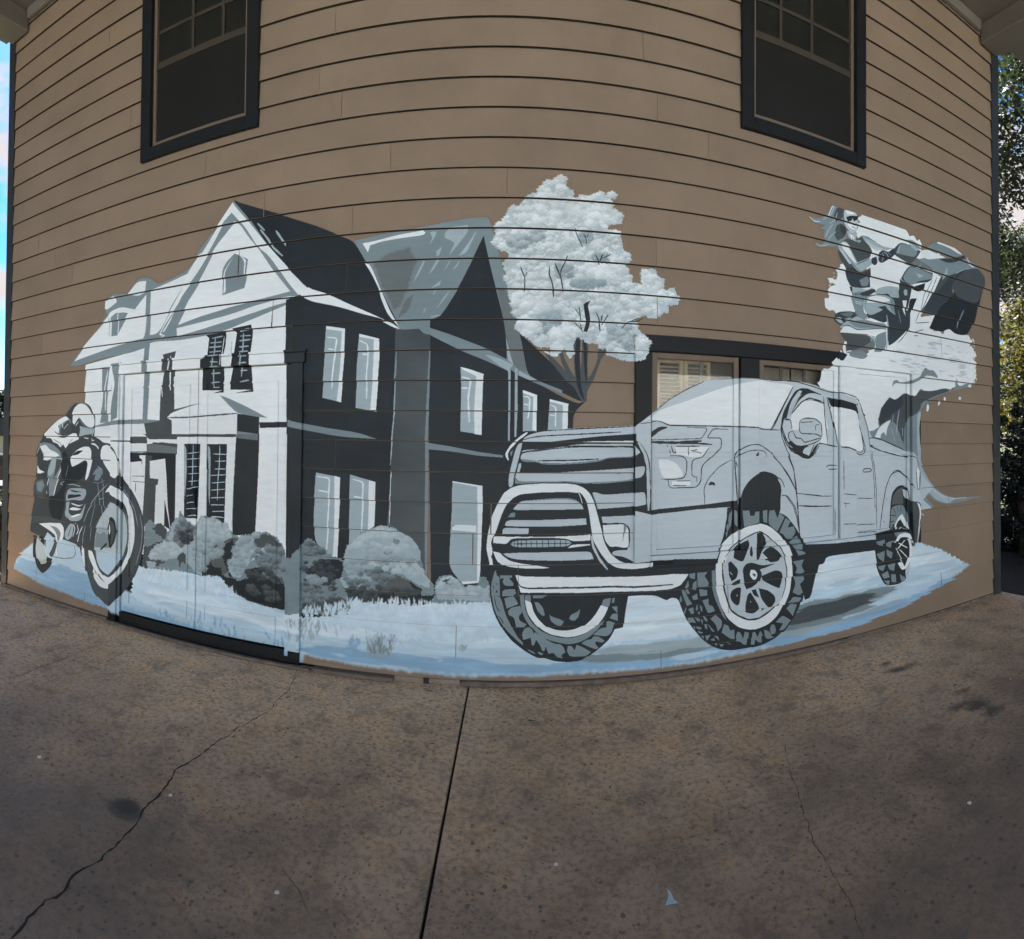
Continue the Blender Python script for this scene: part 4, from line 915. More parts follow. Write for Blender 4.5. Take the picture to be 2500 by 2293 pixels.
P G 1361,332 1398,355 1443,315 1443,274 1413,244 1398,293
P G 1302,460 1346,469 1346,428 1375,418 1390,383 1339,375
P G 1265,645 1338,646 1316,621 1345,577 1338,551 1266,554
P G 1208,642 1251,646 1247,606 1212,615
P G 1280,536 1338,524 1338,490 1288,488
P G 1230,580 1258,598 1258,531 1230,540
P G 1176,558 1201,603 1205,562 1187,550
P G 1159,539 1180,538 1201,489 1230,446 1194,436 1166,505
P G 1141,481 1155,506 1162,472 1152,460
P G 1230,493 1266,510 1270,469 1237,469
P G 1183,537 1201,543 1216,515 1201,509
P G 1170,398 1187,430 1191,423 1177,384
P G 1202,415 1237,425 1241,385 1223,380
P G 1252,411 1266,443 1270,409 1259,396
P G 1281,435 1302,419 1299,386 1288,400
P G 1266,389 1284,394 1277,368
P G 1202,355 1238,358 1259,316 1223,326 1209,314
P G 1248,357 1288,340 1285,320 1267,328
P G 1292,339 1310,330 1303,298
P G 1317,303 1336,301 1336,267 1321,275
P G 1306,365 1339,334 1339,314 1317,330
P G 1339,307 1391,246 1369,249
P G 1238,298 1252,296 1252,270
P G 1259,296 1296,285 1296,271 1263,278
P G 1270,268 1307,250 1303,244 1274,250
P G 1289,232 1310,229 1310,209
P G 1321,228 1361,230 1332,193
P G 1354,197 1384,207 1391,185
P G 1384,220 1413,216 1421,181
P G 1384,173 1413,162 1406,146
P G 1425,154 1462,152 1443,134
P G 1473,167 1511,145 1503,143
P G 1367,650 1389,655 1397,545 1420,448 1480,304 1442,349 1390,464 1368,562
P W 1445,822 1531,893 1608,933 1726,947 1815,916 1898,845 1948,776 1982,685 1986,553 1965,439 1923,365 1865,286 1792,240 1704,221 1641,225 1564,251 1488,317 1435,405 1401,518 1393,628 1404,736
P V 1464,732 1494,784 1570,835 1655,885 1726,887 1791,847 1856,784 1906,714 1936,631 1936,530 1911,417 1849,346 1768,300 1688,283 1625,292 1548,337 1487,413 1457,512 1449,623
L K 5.7 1456,739 1501,791 1593,854 1687,890 1726,890 1791,854 1873,775 1923,691 1940,602 1932,487 1898,404
L K 8.4 1449,719 1445,616 1464,498 1503,377 1564,328 1641,290 1720,289 1800,324 1874,371
P K 1517,741 1524,789 1578,827 1624,841 1636,809 1609,741 1586,694 1563,703 1517,727
P K 1644,794 1652,797 1663,743 1656,723 1636,739
P K 1691,882 1742,882 1779,833 1775,798 1735,766 1703,690 1689,699
P K 1735,744 1767,770 1807,781 1856,748 1894,701 1873,667 1783,669 1751,729
P K 1490,709 1517,693 1563,640 1548,586 1510,569 1490,612
P K 1502,549 1548,572 1574,577 1571,542 1532,536
P K 1502,473 1517,506 1563,522 1586,513 1571,410 1548,399 1510,438
P K 1610,385 1633,466 1656,477 1712,386 1720,349 1680,327 1618,342
P K 1719,498 1792,475 1841,433 1849,396 1808,352 1784,362 1735,425
P K 1735,581 1848,612 1898,592 1906,533 1882,478 1832,499 1743,552
P K 1594,644 1624,676 1671,679 1743,651 1848,655 1727,624 1743,594 1719,540 1672,510 1625,501 1602,553
P K 1664,490 1696,494 1719,434 1680,453
P K 1744,360 1764,354 1744,336
P W 1644,597 1656,631 1687,628 1707,598 1695,564 1672,560
L K 9.9 1668,602 1687,593 1684,583
L V 7 1524,713 1563,668
L V 6.5 1727,624 1848,641
L V 6.5 1735,595 1840,620
L V 7.2 1719,547 1816,479
L W 4.9 1498,632 1517,610
L W 6.3 1552,461 1556,474
L W 6.4 1652,418 1656,410
L W 5.7 1751,722 1775,698
L W 5.8 1783,683 1803,667
P V 1602,504 1609,496 1594,414 1586,457
P G 2916,791 2927,973 2972,987 3051,994 3086,944 3108,856 3085,773 2949,838
L K 4.2 2949,972 2977,919
L K 4.2 2994,989 3005,934
L K 4.3 3034,991 3034,931
L K 5.1 2916,916 2983,902
L K 5 2905,858 2960,862
P W 2938,747 2966,836 3017,899 3051,913 3085,859 3114,779 3051,819 2994,791 2949,754
P K 2971,793 2994,850 3028,872 3062,827 3085,782 3016,814 2988,792
P K 2733,784 2912,803 3109,783 3144,662 3126,547 3099,408 3029,342 2894,346 2829,375 2772,483 2749,585
P G 2733,722 2829,730 2829,674 2765,694
P G 2757,621 2845,635 2829,550 2781,581
P G 2862,645 2928,612 2911,564 2862,595
P G 2780,519 2862,520 2829,475 2788,493
P G 2812,453 2878,468 2894,415 2829,413
P G 2878,518 2962,519 2944,458 2894,478
P G 2911,438 2961,430 2961,366 2911,375
P G 2829,400 2894,390 2878,355
P G 3004,423 3064,388 3047,352 3012,371
P G 2929,776 3065,768 3048,725 2945,736
P G 2862,708 2928,713 2912,652 2862,670
P W 2937,699 2979,758 3065,762 3109,744 3144,662 3135,533 3091,461 3030,451 2987,515 3021,523 3064,478 3108,549 3118,652 3091,720 2996,731 2962,684
P K 2970,683 3013,729 3065,710 3091,642 3082,540 3030,522 2979,605
L W 7.8 2979,631 3100,719
L W 7.8 2996,680 3091,629
L W 7.8 3004,627 3082,553
L W 6.4 2962,646 3064,465
P W 3012,473 3047,468 3047,506 3021,504
P V 3064,452 3126,508 3108,407 3073,361
G bike
P K3 -3472,1678 -3378,1779 -3316,1788 -3230,1788 -3169,1755 -3120,1676 -3112,1581 -3116,1495 -3069,1478 -3023,1449 -2955,1446 -2888,1405 -2842,1324 -2830,1241 -2818,1167 -2731,1091 -2656,991 -2603,883 -2586,765 -2593,645 -2626,512 -2675,399 -2736,316 -2819,218 -2915,115 -2971,120 -3040,156 -3111,211 -3173,320 -3204,384 -3224,468 -3261,480 -3299,544 -3414,581 -3571,595 -3680,560 -3822,578 -3922,597 -3924,660 -3900,779 -3874,917 -3889,1032 -3850,1112 -3838,1228 -3855,1333 -3815,1430 -3773,1497 -3705,1564 -3597,1629
P W -3745,1516 -3677,1573 -3570,1647 -3472,1680 -3426,1645 -3438,1591 -3490,1609 -3516,1582 -3487,1500 -3580,1490 -3487,1482 -3372,1528 -3322,1524 -3309,1475 -3383,1447 -3434,1428 -3465,1391 -3499,1427 -3531,1399 -3578,1434 -3633,1443 -3661,1480 -3730,1479
P G -3569,1592 -3490,1628 -3426,1654 -3400,1627 -3411,1528 -3487,1491 -3554,1518 -3548,1564
P M -3529,1582 -3439,1645 -3400,1609 -3385,1537 -3487,1500 -3534,1518
L M 6.5 -3608,1541 -3567,1522 -3540,1509
L W 7.3 -3516,1619 -3502,1573
L W 4.5 -3438,1609 -3489,1564
L G 5.5 -3633,1471 -3538,1435 -3511,1408
L G 5.4 -3446,1410 -3409,1456 -3384,1474
P W -3389,1685 -3365,1743 -3316,1782 -3242,1784 -3169,1729 -3138,1677 -3119,1599 -3142,1573 -3201,1581 -3257,1617 -3294,1653 -3313,1662 -3337,1635 -3361,1600 -3387,1618
L G 5.2 -3297,1790 -3230,1775 -3181,1738 -3138,1681 -3116,1607
L G 4.4 -3313,1666 -3275,1617 -3225,1581 -3130,1568
P W -3306,1639 -3324,1608 -3349,1582 -3337,1608
P S -3293,1590 -3189,1568 -3130,1568 -3140,1521 -3236,1511 -3297,1493 -3286,1546
P W -3260,1493 -3187,1485 -3211,1476
L W 6.9 -3157,1486 -3151,1464 -3127,1469
L W 5.2 -3118,1573 -3140,1503
P G -3822,1430 -3730,1441 -3632,1424 -3537,1371 -3509,1326 -3501,1244 -3532,1151 -3570,1084 -3594,962 -3620,904 -3661,937 -3678,1048 -3694,1141 -3683,1235 -3643,1293 -3698,1282 -3740,1308 -3784,1364
P W -3807,1401 -3729,1422 -3672,1376 -3576,1351 -3536,1325 -3643,1293 -3711,1272 -3768,1279 -3741,1327 -3777,1364
P S -3657,1311 -3562,1306 -3509,1299 -3521,1243 -3587,1221 -3626,1154 -3680,1132 -3692,1179 -3656,1255
P M -3589,1295 -3522,1289 -3527,1224 -3611,1109 -3637,1051 -3598,1147
L W 7.4 -3509,1299 -3507,1225 -3545,1150 -3583,1055 -3607,961
L W 5.7 -3687,1122 -3705,1018 -3697,967
P W -3838,1228 -3808,1186 -3730,1167 -3793,1149 -3833,1151
P S -3668,922 -3593,920 -3525,867 -3510,814 -3563,812 -3645,845 -3591,842 -3633,902
L W 4.6 -3659,844 -3590,819 -3523,808
P W -3455,1242 -3405,1303 -3331,1377 -3258,1410 -3186,1416 -3149,1382 -3147,1278 -3180,1154 -3203,1127 -3215,1135 -3194,1276 -3231,1300 -3304,1262 -3378,1232 -3442,1229
P K -3412,1329 -3306,1377 -3245,1379 -3306,1342 -3368,1331
P K -3378,1227 -3303,1253 -3219,1288 -3200,1267 -3216,1170 -3301,1165 -3403,1195
L G 3.6 -3306,1377 -3381,1339
P W -3162,1444 -3115,1443 -3068,1410 -3073,1392 -3103,1422 -3156,1434
P W -3044,1385 -3028,1423 -2977,1435 -2921,1409 -2865,1356 -2833,1274 -2840,1191 -2872,1160 -2916,1178 -2973,1234 -3019,1283 -3043,1333
L K 3.4 -3031,1304 -2919,1306
P G -3093,1233 -3041,1239 -3028,1180 -3062,1131 -3108,1133 -3098,1185 -3133,1174 -3121,1197
L S 5.1 -3087,1250 -3029,1231 -3023,1181
P S -3425,1040 -3299,1054 -3213,1052 -3200,1013 -3235,949 -3359,947 -3435,931 -3449,965
P K -3412,1032 -3249,1022 -3360,1013
P K -3423,990 -3260,991 -3410,973
L S 6.3 -3425,1071 -3375,1080 -3275,1069
L S 8.2 -3530,1073 -3477,1063 -3460,1010 -3480,917 -3485,862
P K -3423,977 -3273,1003 -3260,986 -3422,950
P S -3454,915 -3409,924 -3420,833 -3368,802 -3269,831 -3228,914 -3216,924 -3244,799 -3292,767 -3392,759 -3451,811
P W -3390,917 -3295,904 -3240,918 -3295,890 -3383,904
P W -3408,861 -3370,883 -3258,876 -3307,858 -3395,853
P W -3381,801 -3294,833 -3257,832 -3306,809 -3368,789
P S -3424,1031 -3449,965 -3434,903 -3465,819 -3431,768 -3453,883
P W -3810,684 -3683,705 -3588,726 -3521,725 -3474,690 -3466,610 -3529,509 -3554,422 -3575,447 -3558,578 -3585,611 -3654,639 -3767,671
P G -3655,685 -3560,679 -3506,641 -3518,584 -3542,470 -3555,468 -3545,599 -3586,648
P S -3453,602 -3460,647 -3417,716 -3386,742 -3354,724 -3364,624 -3414,585
L W 6.3 -3367,740 -3334,699 -3357,625
L W 6.2 -3323,750 -3290,687 -3314,649
L W 6.2 -3248,728 -3278,671 -3294,589
L K 4.5 -3415,617 -3385,711
P K -3872,570 -3821,568 -3792,525 -3707,547 -3571,586 -3582,473 -3607,386 -3646,304 -3741,225 -3829,280 -3875,377 -3885,472
P S2 -3836,556 -3792,525 -3748,503 -3706,481 -3676,392 -3702,332 -3758,312 -3816,349 -3847,439
P S -3817,378 -3773,338 -3689,381 -3716,329 -3772,311
P C -3715,565 -3681,621 -3626,596 -3564,568 -3610,497 -3662,413 -3705,444
P K -3793,572 -3722,573 -3720,517 -3777,517
P C -3728,553 -3705,444 -3621,411 -3461,420 -3359,441 -3323,470 -3349,537 -3414,581 -3287,564 -3248,464 -3259,383 -3345,377 -3540,388 -3676,392 -3719,442
P C -3571,567 -3414,581 -3349,546 -3323,479 -3360,446 -3541,425 -3569,503
L K 3.6 -3621,411 -3461,418 -3347,443 -3320,488 -3350,555
P M -3584,574 -3557,560 -3581,446 -3621,402 -3649,416
P W -3233,572 -3256,524 -3236,449 -3198,385 -3212,470
P M -2839,1141 -2731,1066 -2656,959 -2623,881 -2611,762 -2629,640 -2657,523 -2717,400 -2690,632 -2688,794 -2728,952
P W -2925,1111 -2837,1083 -2750,1008 -2701,890 -2682,754 -2691,648 -2730,528 -2802,419 -2865,342 -2930,288 -2975,296 -3044,343 -3103,401 -3164,478 -3177,536 -3130,535 -3093,472 -3045,394 -2976,347 -2931,347 -2824,448 -2752,574 -2734,707 -2741,829 -2781,948 -2857,1007 -2901,1020 -2946,1050 -2991,1038 -2969,1074
P M -3103,642 -3094,747 -3066,801 -3021,857 -2966,939 -2912,986 -2845,950 -2779,882 -2746,787 -2743,665 -2772,538 -2834,430 -2888,379 -2931,355 -3011,375 -3069,424 -3106,504
P S2 -2922,968 -2856,957 -2790,881 -2761,786 -2759,671 -2794,552 -2856,443 -2931,363 -3022,398 -3070,458 -3093,541 -3098,660 -3076,757 -3021,857 -2966,922
P S -3065,750 -2940,757 -2925,599 -3096,574 -3096,678
P G -3087,705 -3040,685 -3007,715 -2927,683 -2925,591 -3090,575
P C -2936,572 -2794,552 -2867,441 -2931,363 -3022,398 -3082,491 -3049,547
P K -2931,833 -2898,853 -2859,824 -2841,735 -2861,650 -2903,594 -2937,614 -2955,679 -2951,764
P W -2930,800 -2913,777 -2906,727 -2927,691
P M -2919,818 -2875,806 -2862,733 -2882,647 -2904,619 -2895,728
L K 11.9 -3026,563 -2959,624
L M 16.7 -2931,355 -2866,408 -2803,501 -2773,571
L S 5.2 -3225,766 -3185,866 -3116,968 -3048,1043 -2970,1108
L S 3.5 -3212,750 -3234,642 -3233,581
P M -3173,337 -3126,354 -3066,279 -2985,252 -2926,272 -2923,122 -2994,132 -3063,169 -3123,225
L S 1.7 -3084,1117 -3028,891 -2972,668
L S 1.7 -3022,1155 -3013,1011 -2963,762
P M -3207,532 -3177,536 -3164,460 -3126,380 -3078,320 -3102,316 -3162,374
P W -3113,322 -3103,401 -3044,326 -2975,296 -2927,297 -2926,259 -2974,250 -3042,258
P K -3662,956 -3580,963 -3477,1081 -3534,1242 -3484,1372 -3432,1338 -3378,1214 -3228,1169 -3300,1103 -3451,1083 -3473,882 -3496,751 -3588,722 -3687,860
L S 2.7 -3530,1077 -3478,1099
P M -3878,1081 -3792,1106 -3707,1093 -3690,991 -3773,936 -3860,957
F G 11.5 -3849,1064 -3777,1088 -3734,1044 -3775,984 -3832,988
P M -3884,742 -3685,766 -3469,746 -3521,721 -3796,696 -3897,683
L G 2.8 -3816,932 -3661,928
L S 4.1 -2838,1108 -2751,1024 -2686,916 -2652,798
L G 6.5 -2634,896 -2606,771 -2619,641 -2667,489
L S 3.3 -2779,882 -2740,764 -2753,623
L G 5.2 -3082,1006 -3115,899 -3146,740 -3149,610
L S 3.4 -3052,974 -3001,995
L W 2.9 -3841,1333 -3800,1421
L G 4.5 -3429,1247 -3453,1137
L G 3.4 -3143,1113 -3061,1110 -2993,1140
"""
X0, X1, Z0, Z1, RES = -4.4, 4.4, 0.0, 3.3, 460
PAL = {'W': 'd2dce0', 'V': 'abb9c1', 'G': '72838a', 'G2': '626c6e', 'K': '2c3439', 'K2': '39434a', 'M': '4a5356',
       'M2': '5a6061', 'S': '93a5ad', 'S2': 'a9b9bf', 'C': 'a9c3d3', 'C2': 'b9d0dd', 'S3': 'c9dbe5', 'K3': '3a4246', 'B': '82a7c3', 'T': '80705d'}
KALB = 0.80
def s2l(h): return np.array(lin(h))
def cap(c): return c*min(1, .90/c.max())
PALL = {k: cap(s2l(v)/KALB)*(.72 if k in ('K',) else .85 if k in ('K2', 'M', 'M2') else 1) for k, v in PAL.items()}
def to_srgb(a): return np.where(a <= .0031308, a*12.92, 1.055*np.power(np.maximum(a, 0), 1/2.4)-.055)

W_, H_ = int((X1-X0)*RES), int((Z1-Z0)*RES)
art = np.zeros((H_, W_, 3), np.float32); alp = np.zeros((H_, W_), np.float32); gid = np.zeros((H_, W_), np.uint8)
GROUPS = ['none', 'ground', 'house', 'bush', 'tree', 'rider', 'truck', 'bike']
rng = np.random.RandomState(5)
def smooth_poly(P, thr=50):
    n = len(P); out = []
    for i in range(n):
        a, b, c = P[i-1], P[i], P[(i+1) % n]
        u, v = b-a, c-b; lu, lv = np.hypot(*u), np.hypot(*v)
        if lu < 1e-6 or lv < 1e-6: out.append(b); continue
        ang = math.degrees(math.acos(max(-1, min(1, float(u@v/(lu*lv))))))
        if 4 < ang < thr: out.append(b-u*.25); out.append(b-u*.08+v*.08); out.append(b+v*.25)
        else: out.append(b)
    return np.array(out)
def mask_poly(P, pad=0):
    x = (P[:, 0]/1000-X0)*RES; y = (P[:, 1]/1000-Z0)*RES
    xa, xb = int(max(0, math.floor(x.min())-pad)), int(min(W_, math.ceil(x.max())+1+pad))
    ya, yb = int(max(0, math.floor(y.min())-pad)), int(min(H_, math.ceil(y.max())+1+pad))
    if xb <= xa or yb <= ya: return None
    cnt = np.zeros((yb-ya, xb-xa+1), np.int32)
    x2 = np.roll(x, -1); y2 = np.roll(y, -1)
    for i in range(len(x)):
        p, q, r, s = x[i], y[i], x2[i], y2[i]
        if q == s: continue
        if q > s: p, q, r, s = r, s, p, q
        j0 = max(ya, math.ceil(q-.5)); j1 = min(yb, math.ceil(s-.5))
        if j1 <= j0: continue
        rows = np.arange(j0, j1); xc = p+(rows+.5-q)*(r-p)/(s-q)
        ci = np.clip(np.ceil(xc-.5).astype(int)-xa, 0, xb-xa)
        np.add.at(cnt, (rows-ya, ci), 1)
    return (np.cumsum(cnt, axis=1)[:, :-1] % 2).astype(np.float32), xa, ya
def blur(m, r):
    r = max(1, int(r))
    for _ in range(2):
        for ax in (0, 1):
            pad = [(0, 0), (0, 0)]; pad[ax] = (r+1, r)
            c = np.cumsum(np.pad(m, pad), axis=ax)
            m = (np.take(c, range(2*r+1, c.shape[ax]), axis=ax)-np.take(c, range(0, c.shape[ax]-2*r-1), axis=ax))/(2*r+1)
    return m
def put(m, xa, ya, col, g, jit=True):
    h, w = m.shape
    A = art[ya:ya+h, xa:xa+w]; a0 = alp[ya:ya+h, xa:xa+w]
    c = col*(1+(rng.uniform(-.035, .035) if jit else 0))
    if g == 0: pass
    na = m+a0*(1-m); k = np.where(na > 1e-4, m/np.maximum(na, 1e-4), 0)[..., None]
    A[:] = A*(1-k)+c*k; a0[:] = na
    gid[ya:ya+h, xa:xa+w][m > .35] = g
def poly(P, col, g, pad=0, bl=0, jit=True):
    r = mask_poly(P, pad)
    if r is None: return
    m, xa, ya = r
    if bl: m = blur(m, bl)
    put(m, xa, ya, col, g, jit)
def stroke(P, w, col, g):
    # brush stroke: densify, taper the ends slightly, union of discs and quads
    seg = [P[0]]
    for a, b in zip(P[:-1], P[1:]):
        n = max(1, int(np.hypot(*(b-a))/12))
        seg += [a+(b-a)*(k+1)/n for k in range(n)]
    S = np.array(seg); n = len(S)
    if n > 4:
        for _ in range(2): S[1:-1] = (S[:-2]+2*S[1:-1]+S[2:])/4
    T = np.gradient(S, axis=0); T /= np.maximum(np.hypot(T[:, 0], T[:, 1])[:, None], 1e-6)
    nn = np.stack([-T[:, 1], T[:, 0]], 1); t = np.linspace(0, 1, n)
    ww = w/2*(0.55+0.45*np.clip(np.minimum(t, 1-t)*7, 0, 1))*(1+.12*np.sin(np.arange(n)*.9+rng.uniform(0, 6)))
    P2 = np.vstack([S+nn*ww[:, None], (S-nn*ww[:, None])[::-1]])
    poly(P2, col, g)
def ragged(P, amp):
    out = []
    for i in range(len(P)):
        a, b = P[i], P[(i+1) % len(P)]; Ls = np.hypot(*(b-a)); n = max(1, int(Ls/max(6, amp*.9)))
        nv = np.array([-(b-a)[1], (b-a)[0]])/max(Ls, 1e-6)
        for k in range(n): out.append(a+(b-a)*k/n+nv*rng.uniform(-amp, amp)*.8+(b-a)/max(n, 1)*rng.uniform(-.3, .3))
    return np.array(out)
g = 0
for ln in ART.strip().split('\n'):
    t = ln.split()
    if t[0] == 'G': g = GROUPS.index(t[1]); continue
    prm = [float(a) for a in t[2:] if ',' not in a and not a[0].isalpha()]
    P = np.array([[float(b) for b in a.split(',')] for a in t[2:] if ',' in a]); col = PALL[t[1]]
    if t[0] == 'P':
        Q = smooth_poly(P, 72 if g >= 5 else 50)
        poly(smooth_poly(Q, 60) if g >= 5 else Q, col, g)
    elif t[0] == 'L': stroke(P, max(prm[0]*1.3, 5.0), col, g)
    elif t[0] == 'R': poly(ragged(P, prm[0]), col, g)
    elif t[0] == 'F': poly(ragged(P, prm[0]*.8), col, g, pad=int(prm[0]*1.2*RES/1000)+4, bl=prm[0]*.42*RES/1000+1)
    elif t[0] == 'U':                      # cumulus: rounded clumps, pale on top and grey beneath, as a brush dabs foliage
        c2 = PALL[t[2]]; prm = prm[-2:]; r = mask_poly(P)
        m, xa, ya = r; ys, xs = np.nonzero(m); J = rng.randint(len(xs), size=int(prm[0])); J = J[np.argsort(-ys[J]+rng.uniform(-60, 60, len(J)))]
        for j in J:
            rad = prm[1]*rng.uniform(.45, 1.15)*RES/1000; cx, cy = xs[j]+xa, ys[j]+ya; q = int(rad*1.4)+2
            x0, x1, y0, y1 = max(0, cx-q), min(W_, cx+q), max(0, cy-q), min(H_, cy+q)
            if x1 <= x0 or y1 <= y0: continue
            gy, gx = np.mgrid[y0:y1, x0:x1]; dx = (gx-cx)/rad; dy = (gy-cy)/(rad*.78); th = np.arctan2(dy, dx)
            ph = rng.uniform(0, 6.28, 4); edge = 1+.10*np.sin(5*th+ph[0])+.08*np.sin(9*th+ph[1])+.06*np.sin(17*th+ph[2])+rng.uniform(-.05, .05, dx.shape)
            d = np.hypot(dx, dy)/edge; a_ = np.clip((1-d)*rad*.22, 0, 1)*rng.uniform(.75, 1)
            f = np.clip(.55+.62*(dy*.8-dx*.25)+.14*np.sin(dx*7+ph[3])*np.sin(dy*9), 0, 1); f = (f*f*(3-2*f))[..., None]
            cc = (c2*(1-f)+col*f)*(1+rng.uniform(-.06, .06)); A = art[y0:y1, x0:x1]; a0 = alp[y0:y1, x0:x1]
            na = a_+a0*(1-a_); k = np.where(na > 1e-4, a_/np.maximum(na, 1e-4), 0)[..., None]
            A[:] = A*(1-k)+cc*k; a0[:] = na; gid[y0:y1, x0:x1][a_ > .35] = g
    elif t[0] in 'HY':                     # loose brush strokes, lying (H) or standing like grass (Y)
        r = mask_poly(P); m, xa, ya = r; ys, xs = np.nonzero(m)
        for k in range(int(prm[0])):
            j = rng.randint(len(xs)); cx, cy = ((xs[j]+xa)/RES+X0)*1000, ((ys[j]+ya)/RES+Z0)*1000
            ln_ = prm[1]*rng.uniform(.4, 1.1); an = rng.normal(0, .06) if t[0] == 'H' else math.pi/2+rng.normal(0, .32)
            wd = ln_*(.055 if t[0] == 'H' else .09); u = np.array([math.cos(an), math.sin(an)]); v = np.array([-u[1], u[0]]); c0 = np.array([cx, cy])
            q = [c0-u*ln_*.5, c0-u*ln_*.2-v*wd, c0+u*ln_*.2-v*wd*.8, c0+u*ln_*.5, c0+u*ln_*.2+v*wd*.8, c0-u*ln_*.2+v*wd]
            poly(ragged(np.array(q), 3), col*rng.uniform(.93, 1.07), g, pad=4, bl=1)
    elif t[0] == 'D':
        r = mask_poly(P); m, xa, ya = r; ys, xs = np.nonzero(m)
        for k in range(int(prm[0])):
            j = rng.randint(len(xs)); cx, cy = (xs[j]+xa)/RES+X0, (ys[j]+ya)/RES+Z0
            s = prm[1]*rng.uniform(.35, 1.1); an = rng.uniform(0, math.pi); q = []
            for e in range(11):
                ph = 2*math.pi*e/11; rr = s*rng.uniform(.6, 1.15)
                ex, ey = rr*math.cos(ph), rr*.42*math.sin(ph)
                q.append((cx*1000+ex*math.cos(an)-ey*math.sin(an), cy*1000+ex*math.sin(an)+ey*math.cos(an)))
            poly(ragged(np.array(q), 4), col*rng.uniform(.85, 1.15), g, pad=4, bl=1)
# foliage and brush work: fine tonal breakup inside the painted tree, bushes and snow
def vnoise(sx, sy, seed):
    rs = np.random.RandomState(seed); gx, gy = int(W_/sx)+3, int(H_/sy)+3
    gr = rs.rand(gy, gx).astype(np.float32); yy = np.arange(H_)/sy; xx = np.arange(W_)/sx
    yi = yy.astype(int); xi = xx.astype(int); fy = (yy-yi)[:, None]; fx = (xx-xi)[None]
    fy = fy*fy*(3-2*fy); fx = fx*fx*(3-2*fx)
    a = gr[yi][:, xi]; b = gr[yi][:, xi+1]; c = gr[yi+1][:, xi]; d = gr[yi+1][:, xi+1]
    return (a*(1-fx)+b*fx)*(1-fy)+(c*(1-fx)+d*fx)*fy
nA = vnoise(60, 10, 1)*.5+vnoise(22, 5, 2)*.5; nB = vnoise(14, 14, 3)*.5+vnoise(6, 6, 4)*.5; nC = vnoise(220, 160, 9)
art *= (1+(nA-.5)[..., None]*.11+(nC-.5)[..., None]*.12)
lum = art.mean(2)
fol = ((gid == 4) | (gid == 3)) & (lum > .12)
nD = vnoise(46, 26, 12)*.6+vnoise(18, 11, 13)*.4
art[fol] *= (1+(nB[fol]-.5)*.12+(np.clip((nD[fol]-.5)*3, -1, .6))*np.where(gid[fol] == 4, .10, .08))[:, None]
dk = (gid == 2) & (lum < .14); art[dk] *= (1+(vnoise(130, 90, 31)[dk]-.5)*.34+(vnoise(30, 40, 32)[dk]-.5)*.14)[:, None]
sn = (gid == 1); art[sn] = art[sn]*(1+(vnoise(110, 18, 6)[sn]-.5)*.16)[:, None]
buf = np.zeros((H_, W_, 4), np.float32); buf[..., :3] = to_srgb(np.clip(art, 0, 1)); buf[..., 3] = alp
img = bpy.data.images.new('mural_paint', W_, H_, alpha=True); img.alpha_mode = 'CHANNEL_PACKED'
img.pixels.foreach_set(buf.ravel()); img.update(); img.pack()

SIDING = tuple(c/KALB for c in lin('7a6c5d'))
def mural_mat(name, base, rough=.55, base_rough=None, glass=False, obj_var=0, bump=.25):
    m = mat(name, base, rough, .05, 5, bump, 90, obj_var=obj_var, spec=.18); t = m.node_tree; p = t.nodes['Principled BSDF']
    src = p.inputs['Base Color'].links[0].from_socket
    g_ = N(t, 'ShaderNodeNewGeometry'); sx = N(t, 'ShaderNodeSeparateXYZ'); t.links.new(g_.outputs['Position'], sx.inputs[0])
    cb = N(t, 'ShaderNodeCombineXYZ')
    for ax, lo, hi in (('X', X0, X1), ('Z', Z0, Z1)):
        mr = N(t, 'ShaderNodeMapRange', clamp=False); mr.inputs['From Min'].default_value = lo; mr.inputs['From Max'].default_value = hi
        t.links.new(sx.outputs[ax], mr.inputs['Value']); t.links.new(mr.outputs[0], cb.inputs['X' if ax == 'X' else 'Y'])
    im = N(t, 'ShaderNodeTexImage', image=img, extension='CLIP', interpolation='Linear'); t.links.new(cb.outputs[0], im.inputs[0])
    mi = N(t, 'ShaderNodeMix', data_type='RGBA'); t.links.new(im.outputs['Alpha'], mi.inputs['Factor'])
    t.links.new(src, mi.inputs['A']); t.links.new(im.outputs['Color'], mi.inputs['B']); t.links.new(mi.outputs['Result'], p.inputs['Base Color'])
    if glass:
        out = t.nodes['Material Output']; gl = N(t, 'ShaderNodeBsdfGlossy', i_Roughness=.02); tr = N(t, 'ShaderNodeBsdfTransparent')
        tr.inputs[0].default_value = (.86, .88, .87, 1)
        fr = N(t, 'ShaderNodeFresnel', i_IOR=1.55); a = N(t, 'ShaderNodeMixShader'); t.links.new(fr.outputs[0], a.inputs[0])
        t.links.new(tr.outputs[0], a.inputs[1]); t.links.new(gl.outputs[0], a.inputs[2]); b = N(t, 'ShaderNodeMixShader')
        t.links.new(im.outputs['Alpha'], b.inputs[0]); t.links.new(a.outputs[0], b.inputs[1]); t.links.new(p.outputs[0], b.inputs[2])
        t.links.new(b.outputs[0], out.inputs['Surface'])
    return m

